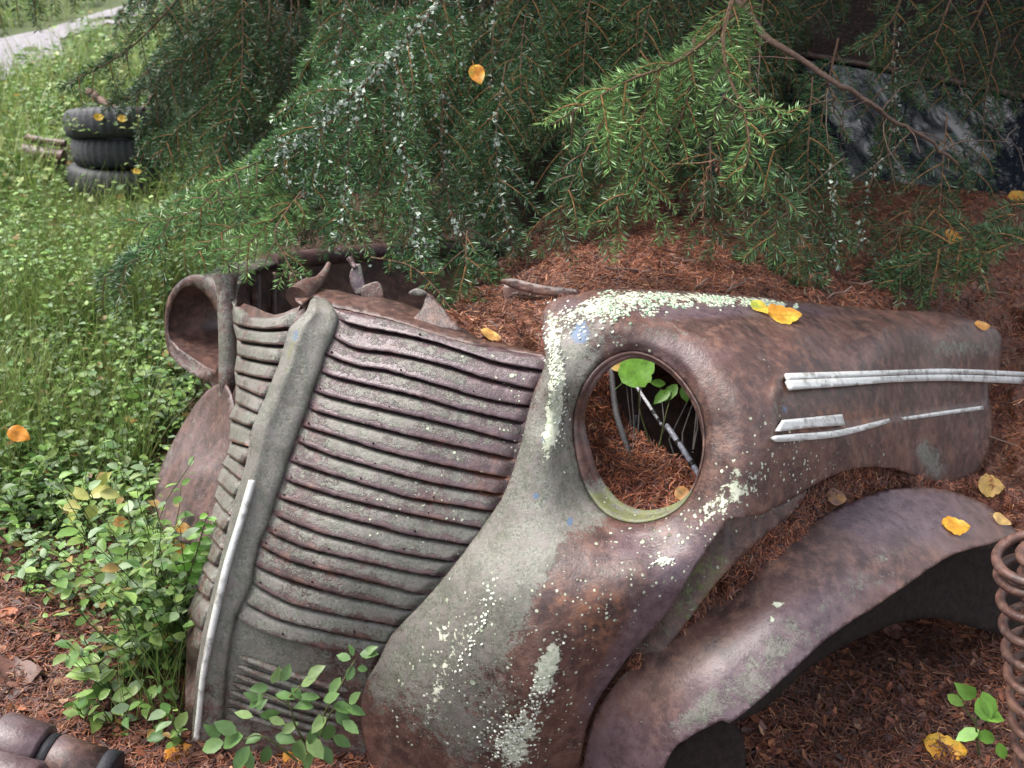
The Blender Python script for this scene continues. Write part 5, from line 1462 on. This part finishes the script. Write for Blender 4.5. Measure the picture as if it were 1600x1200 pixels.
def tz(px, z, dy=.22):
    """point of the stack at height z above its foot"""
    p = g0 + np.array([0, dy, z]); x, y, d = proj(p); return px, float(y), float(d)
tyre(*tz(196, .055), 'lowest worn black tyre of the stack at the upper left', -.10, .05)
tyre(*tz(191, .200), 'middle tyre of the stack, its ribbed tread showing', -.16, .02, R=.245)
tyre(*tz(182, .335), 'topmost black tyre of the stack, overgrown with leaves', -.26, -.03, R=.25)
ru = MB()
P = un([40, 60, 85, 100], [236, 240, 244, 246], np.array([5.3, 5.2, 5.2, 5.2]))
ru.tube(P, .04, 10, 0, np.array([.0, 0, .1, .1]))
ru.tube(P + np.array([0, .05, .06]), .02, 8, 0, np.array([.1, 0, .4, .2]))
tag(ru.build('scrap_pipe', [M['rust']]), 'rusty scrap metal pipe lying in the leaves left of the tyre stack', 'scrap metal')

# ------------------------------------------------------------------ coil springs and axle part
def coil(P0, P1, R, r, turns, label, phase=0.0, col=(.16, .12, .13, 1), flat=.6):
    P0, P1 = np.array(P0), np.array(P1)
    ax = nrmz(P1 - P0)
    a = nrmz(np.cross(ax, [0, 1, 0])); b = np.cross(ax, a)
    n = int(turns * 40)
    t = np.linspace(0, 1, n)
    z = np.clip((t * turns - flat) / (turns - 2 * flat), 0, 1)
    z = z + .02 * t
    th = phase + t * turns * 2 * math.pi
    C = P0 + (P1 - P0) * z[:, None] + R * (np.cos(th)[:, None] * a + np.sin(th)[:, None] * b)
    m = MB()
    m.tube(C, r * (1 + .05 * vn(t * 80, t * 0, 1)), 12, 0, np.array([.0, 0, .04, .2]))
    return tag(m.build('coil_spring', [M['rust']]), label, 'coil spring', 'nested coil springs')
top, bot = un(1640, 872, 1.52), un(1676, 1330, 1.72)
coil(top, bot, .0735, .0076, 14, 'large outer rusty coil spring standing at the right edge', 2.2)
coil(un(1640, 866, 1.52), bot, .040, .0075, 17, 'smaller coil spring nested inside the larger one', .6)

def lathe(mb, A, B, prof, k=36, col=(0, 0, 0, 1), mat=0):
    A, B = np.array(A, float), np.array(B, float)
    ax = B - A; L = np.linalg.norm(ax); ax /= L
    u = nrmz(np.cross(ax, [0, 0, 1.0])); v = np.cross(ax, u)
    th = np.arange(k) * 2 * np.pi / k
    V = np.vstack([A + ax * (s * L) + r * (np.cos(th)[:, None] * u + np.sin(th)[:, None] * v) for s, r in prof])
    n = len(prof)
    F = [[i * k + j, i * k + (j + 1) % k, (i + 1) * k + (j + 1) % k, (i + 1) * k + j] for i in range(n - 1) for j in range(k)]
    mb.add(V, F, mat, np.asarray(col, float))
hubA, hubB = un(-56, 1146, 1.80), un(244, 1240, 1.80)
hub = thing('axle_shaft', 'rusty stepped axle shaft with black rings lying at the bottom left corner', 'axle', tuple(hubA))
h1 = MB(); lathe(h1, hubA, hubB, [(.0, .0), (.0, .046), (.16, .046), (.165, .055), (.175, .058), (.39, .058), (.40, .055), (.405, .04), (.405, .0)], col=(.12, 0, .08, .55)); h1.build('collar', [M['rust']], hub)
h2 = MB(); lathe(h2, hubA, hubB, [(.405, .0), (.405, .043), (.415, .047), (.45, .047), (.46, .043), (.46, 0)], col=(.022, .022, .026, 1)); h2.build('ring', [M['rubber']], hub)
h3 = MB(); lathe(h3, hubA, hubB, [(.46, .0), (.46, .047), (.466, .049), (.70, .047), (.70, .0)], col=(.06, 0, .25, .4)); h3.build('shaft', [M['rust']], hub)
h4 = MB(); lathe(h4, hubA, hubB, [(.70, .0), (.70, .046), (.72, .05), (.765, .05), (.775, .045), (.775, 0)], col=(.02, .02, .024, 1)); h4.build('ring', [M['rubber']], hub)
h5 = MB(); lathe(h5, un(-60, 1200, 1.72), un(60, 1228, 1.72), [(0, 0), (0, .04), (.95, .04), (1, .035), (1, 0)], col=(.1, 0, .15, .5)); h5.build('flange', [M['rust']], hub)

# ------------------------------------------------------------------ fallen leaves and single plants
BV = [m.bvh() for m in SURF] + [GB]
def hit(px, py):
    o = Vector(CAMP); d = Vector(un(px, py, 1.0) - CAMP).normalized()
    best = None
    for t in BV:
        r = t.ray_cast(o, d)
        if r[0] is not None and (best is None or r[3] < best[1]): best = (r[0], r[3], r[1])
    P, N = np.array(best[0]), np.array(best[2])
    if N @ (CAMP - P) < 0: N = -N
    return P, N
def fallen(px, py, spx, col, label, col2=None, rot=None, at=None, curl=.25, lobed=False, flat=.5, lift=.008, name='fallen_leaf', cat='leaf'):
    if at is None: P, N = hit(px, py)
    else: P, N = un(px, py, at), nrmz(CAMP - un(px, py, at))
    N = nrmz(N * flat + np.array([0, 0, 1.0]) * (1 - flat) + (nrmz(CAMP - P) * .35))
    d = (P - CAMP) @ FW
    L = spx * d / FPX
    rot = rng.random() * 6.283 if rot is None else math.radians(rot)
    a = nrmz(RT - (RT @ N) * N); b = np.cross(N, a)
    D = a * math.cos(rot) - b * math.sin(rot); S = np.cross(N, D)
    nu, nv = 16, 9
    u = np.linspace(0, 1, nu)
    wv = .36 * np.sin(np.pi * u ** .75) ** .8 * (1 + (.22 * np.abs(np.sin(u * np.pi * 4.5)) if lobed else .05 * np.abs(np.sin(u * 30))))
    v = np.linspace(-1, 1, nv)
    U, Vv = np.meshgrid(u, v, indexing='ij')
    Wd = wv[:, None] * Vv
    c1, c2, c3 = rng.normal(0, curl, 3)
    H = .25 * (curl * np.abs(Vv) ** 1.5 * .6 * wv[:, None] * 2) + c1 * (U - .5) ** 2 * .8 + c2 * (U - .5) * Vv * .35 + .03 * np.sin(U * 9 + c3)
    X = P + N * lift + L * ((U - .5)[..., None] * D + Wd[..., None] * S + H[..., None] * N)
    i, j = np.meshgrid(np.arange(nu - 1), np.arange(nv - 1), indexing='ij')
    F = np.stack([i * nv + j, i * nv + j + 1, (i + 1) * nv + j + 1, (i + 1) * nv + j], -1).reshape(-1, 4)
    m = MB()
    t = np.clip(vn(U * 3 + px, Vv * 1.5 + py, 1, 5, 2) * 2.4 - .8, 0, 1)[..., None]
    cc = np.array(col) * (1 - t) + np.array(col2 if col2 is not None else np.array(col) * .55) * t
    vein = (np.abs(Vv) < .1)[..., None]
    cc = np.where(vein, cc * .8, cc)
    m.add(X.reshape(-1, 3), F, 0, np.concatenate([cc, np.ones(cc.shape[:2] + (1,))], -1).reshape(-1, 4))
    m.tube(np.array([P + N * lift - D * L * .5, P + N * lift * .5 - D * L * .72]), .0009, 4, 0, np.array([*(np.array(col) * .6), 1]))
    return tag(m.build(name, [M['fall']]), label, cat, 'fallen autumn leaves' if name == 'fallen_leaf' else None)
OR, YE, TAN, PINK, YG, BR = (.62, .24, .030), (.68, .43, .06), (.50, .31, .12), (.55, .22, .13), (.42, .46, .07), (.22, .11, .085)
for a in ((746, 118, 34, OR, 'orange leaf caught upright in the spruce boughs above the grille', YE, 70, 2.3),
          (30, 680, 36, (.70, .27, .03), 'big orange leaf on the bilberries at the left edge', OR, 20, 2.3),
          (764, 528, 36, (.66, .36, .11), 'pale orange leaf lying on the needles above the grille', TAN, 10, None),
          (1186, 486, 36, YG, 'green and yellow leaf on top of the right wing', YE, 60, None),
          (1222, 497, 62, YE, 'long yellow leaf on top of the right wing', OR, -5, None),
          (1487, 373, 34, (.62, .28, .03), 'orange leaf on the needle heap below the windshield', OR, 15, None),
          (1590, 309, 30, (.50, .33, .05), 'yellow leaf just under the windshield at the right edge', OR, 0, None),
          (1068, 774, 30, (.68, .30, .10), 'small orange leaf at the lower rim of the headlight opening', TAN, 40, None),
          (1304, 778, 38, (.42, .22, .08), 'tan leaf in the needle gutter above the outer wing', BR, 0, None),
          (1491, 826, 44, (.74, .34, .03), 'bright orange leaf on the crown of the outer wing', YE, 5, None),
          (1562, 816, 30, (.62, .42, .15), 'pale yellow leaf at the rear edge of the outer wing', TAN, 40, None),
          (1545, 760, 44, (.45, .29, .08), 'ochre leaf on the needles behind the wheel opening', TAN, 5, None),
          (1474, 1174, 64, (.72, .32, .03), 'large orange leaf on the ground at the bottom right', YE, 25, None),
          (14, 966, 40, (.58, .20, .10), 'pinkish orange leaf on the bare litter at the left edge', BR, 60, None),
          (279, 1180, 44, (.74, .30, .03), 'orange leaf on the ground below the grille corner', OR, -30, None),
          (466, 1188, 50, (.76, .35, .03), 'orange leaf under the bilberry sprig at the bottom', OR, 10, None),
          (286, 826, 24, (.62, .30, .05), 'small orange leaf against the left grille edge', TAN, 0, 2.0),
          (284, 860, 22, (.66, .32, .04), 'little orange leaf low beside the left grille edge', TAN, 30, 2.0),
          (262, 1000, 26, (.70, .50, .10), 'small yellow leaf among stems beside the grille', YE, 60, 2.0),
          (969, 570, 36, (.66, .46, .14), 'pale yellow leaf at the top inside the headlight opening', TAN, 5, 1.99),
          (1532, 512, 26, (.62, .27, .06), 'orange leaf on the rear end of the right wing', TAN, 0, None),
          (190, 818, 26, (.64, .28, .06), 'orange leaf among the bilberries on the left', TAN, 0, 2.2),
          (155, 184, 16, (.66, .42, .06), 'tiny yellow leaf above the left of the tyre stack', YE, 0, 4.9),
          (192, 186, 16, (.64, .40, .08), 'tiny yellow leaf above the right of the tyre stack', YE, 0, 4.9),
          (215, 268, 14, (.72, .42, .04), 'tiny yellow leaf on the lowest tyre', YE, 0, 4.85),
          (20, 1062, 90, BR, 'large dark brown dead leaf on the litter at the left edge', (.13, .07, .06), -20, None),
          (1215, 1168, 30, (.20, .09, .06), 'curled brown dead leaf on the ground below the outer wing', BR, 30, None),
          (1395, 990, 34, (.17, .08, .06), 'dark brown dead leaf under the outer wing', BR, 80, None)):
    px, py, s, c, lab, c2, rot, at = a
    fallen(px, py, s, c, lab, c2, rot, at, flat=.6, lobed=s > 40)

def plant_thing(name, label, cat, base, build):
    t = thing(name, label, cat, tuple(base))
    m = MB(); build(m)
    m.build('foliage', LM, t)
    return t
def by_px(stems, size, cols, up=.55, bright=1.0):
    """plant from stems drawn through photo points; leaves (px, py, depth, size in px, angle)"""
    def f(m):
        st, lf_ = stems
        for s in st:
            A, L = resamp(pxs(s), 14)
            m.tube(A, np.linspace(.0024, .001, 14), 5, 1, (.09, .10, .035, 1), cap=False)
        L = np.array(lf_, float)
        P = un(L[:, 0], L[:, 1], L[:, 2]); S = L[:, 3] * L[:, 2] / FPX
        a = np.radians(L[:, 4])
        D = np.cos(a)[:, None] * RT - np.sin(a)[:, None] * UP * .8 + rng.normal(0, .18, (len(L), 3))
        N = nrmz(CAMP - P) * (1 - up) + np.array([0, 0, 1.0]) * up + rng.normal(0, .22, (len(L), 3))
        c = cols[rng.integers(0, len(cols), len(L))] * rng.uniform(.8, 1.2, (len(L), 1)) * bright
        leaves(m, P, D, N, S, c)
    return f
BC = np.array([(.10, .19, .055), (.13, .22, .075), (.085, .16, .05), (.17, .25, .09)])
d0 = 1.66
plant_thing('bilberry_sprig', 'leafy bilberry sprig in front of the lower grille ribs', 'plant', un(490, 1180, 1.74), by_px((
    [[(490, 1180, 1.74), (462, 1135, 1.70), (450, 1100, d0), (410, 1085, d0)], [(490, 1180, 1.74), (505, 1120, 1.70), (530, 1075, d0), (555, 1030, d0)], [(465, 1190, 1.74), (410, 1150, 1.70), (370, 1160, 1.68)], [(450, 1100, d0), (452, 1090, d0), (470, 1070, d0)], [(500, 1150, 1.7), (520, 1110, 1.68), (545, 1105, 1.66)]],
    [(412, 1085, d0, 32, 100), (420, 1075, d0, 30, 190), (425, 1068, d0, 30, -60), (430, 1085, d0, 32, 10), (405, 1095, d0, 28, 200), (440, 1065, d0, 30, -70), (455, 1075, d0, 24, 60), (470, 1072, d0, 36, -40), (480, 1060, d0, 34, -45), (470, 1085, d0, 26, 20),
     (548, 1030, d0, 24, 190), (552, 1025, d0, 20, -110), (562, 1022, d0, 30, -20), (570, 1024, d0, 24, -40), (552, 1040, d0, 26, 120), (558, 1045, d0, 18, 30),
     (500, 1090, d0, 34, 200), (505, 1095, d0, 32, -30), (515, 1085, d0, 34, -60), (520, 1100, d0, 34, 20), (490, 1105, d0, 34, 170), (500, 1115, d0, 36, 90), (525, 1110, d0, 36, 60), (510, 1120, d0, 34, 130), (540, 1105, d0, 34, 10), (545, 1100, d0, 28, -40), (515, 1130, d0, 36, 80), (535, 1125, d0, 34, 30), (495, 1135, d0, 34, 120),
     (395, 1120, 1.7, 30, 190), (405, 1118, 1.7, 34, 10), (420, 1122, 1.7, 28, 20), (400, 1110, 1.7, 24, -60), (380, 1150, 1.68, 44, 140), (370, 1145, 1.68, 40, 200), (390, 1165, 1.68, 46, 110), (375, 1170, 1.68, 40, 60), (430, 1150, 1.7, 34, 10), (440, 1145, 1.7, 30, -30), (470, 1155, 1.7, 46, 100), (480, 1150, 1.7, 44, 60), (420, 1165, 1.7, 34, 120), (410, 1150, 1.7, 30, 160), (500, 1165, 1.72, 36, 60), (490, 1175, 1.72, 40, 120), (520, 1150, 1.7, 34, 40), (350, 1160, 1.7, 40, 170), (345, 1150, 1.7, 34, 220)]),
    30, BC, .5))
plant_thing('tree_seedling', 'young green seedling with broad leaves beside the coil springs', 'plant', un(1530, 1180, 1.72), by_px((
    [[(1530, 1180, 1.72), (1525, 1130, 1.68), (1530, 1095, 1.66)], [(1525, 1130, 1.68), (1505, 1105, 1.67)]],
    [(1525, 1090, 1.66, 42, 190), (1480, 1085, 1.66, 34, 40), (1528, 1090, 1.65, 44, 50), (1535, 1080, 1.65, 46, 70), (1530, 1110, 1.66, 40, 20), (1530, 1140, 1.69, 40, 150), (1525, 1150, 1.69, 36, 30), (1560, 1160, 1.66, 34, 60)]),
    40, np.array([(.16, .33, .055), (.20, .36, .07)]), .35))
plant_thing('tree_seedling', 'bright green seedling leaves showing inside the headlight opening', 'plant', un(1030, 700, 1.98), by_px((
    [[(1030, 700, 1.98), (1040, 650, 1.99), (1048, 620, 2.0)], [(1015, 690, 1.97), (1000, 640, 1.96), (1000, 600, 1.94)]],
    [(1048, 610, 2.0, 34, 130), (1058, 600, 2.0, 34, 110), (1070, 600, 2.02, 30, 80), (1040, 600, 2.02, 26, 190), (1075, 610, 2.02, 28, 40)]),
    40, np.array([(.10, .22, .035), (.13, .26, .05)]), .2))
fallen(997, 582, 66, (.17, .37, .05), 'bright green heart-shaped leaf in the headlight opening', (.17, .37, .05), -38, 1.93, curl=.35, lobed=True, name='green_leaf', cat='leaf')
plant_thing('yellowing_plant', 'pale yellow-green plant among the bilberries on the left', 'plant', un(140, 830, 2.25), by_px((
    [[(140, 830, 2.25), (135, 800, 2.2), (140, 775, 2.18)]],
    [(140, 780, 2.18, 40, 200), (140, 775, 2.18, 36, -20), (150, 765, 2.17, 36, -70), (155, 770, 2.17, 34, 20), (130, 790, 2.18, 40, 160), (145, 785, 2.18, 34, 100), (120, 795, 2.2, 30, 120), (160, 760, 2.17, 28, -50)]),
    36, np.array([(.42, .43, .12), (.36, .40, .10), (.48, .46, .15)]), .5))
# green ferny shoot by the left grille edge
plant_thing('fern_frond', 'small bright green frond leaning against the left grille edge', 'plant', un(285, 930, 1.98), by_px((
    [[(285, 930, 1.98), (305, 870, 1.93), (325, 800, 1.9)]],
    [(292 + 33 * t, 905 - 100 * t, 1.95 - .05 * t, 34 * (1 - .5 * t), 160 if k % 2 else 0) for k, t in enumerate(np.linspace(0, 1, 20))]), 30, np.array([(.12, .27, .04), (.15, .30, .05)]), .4))
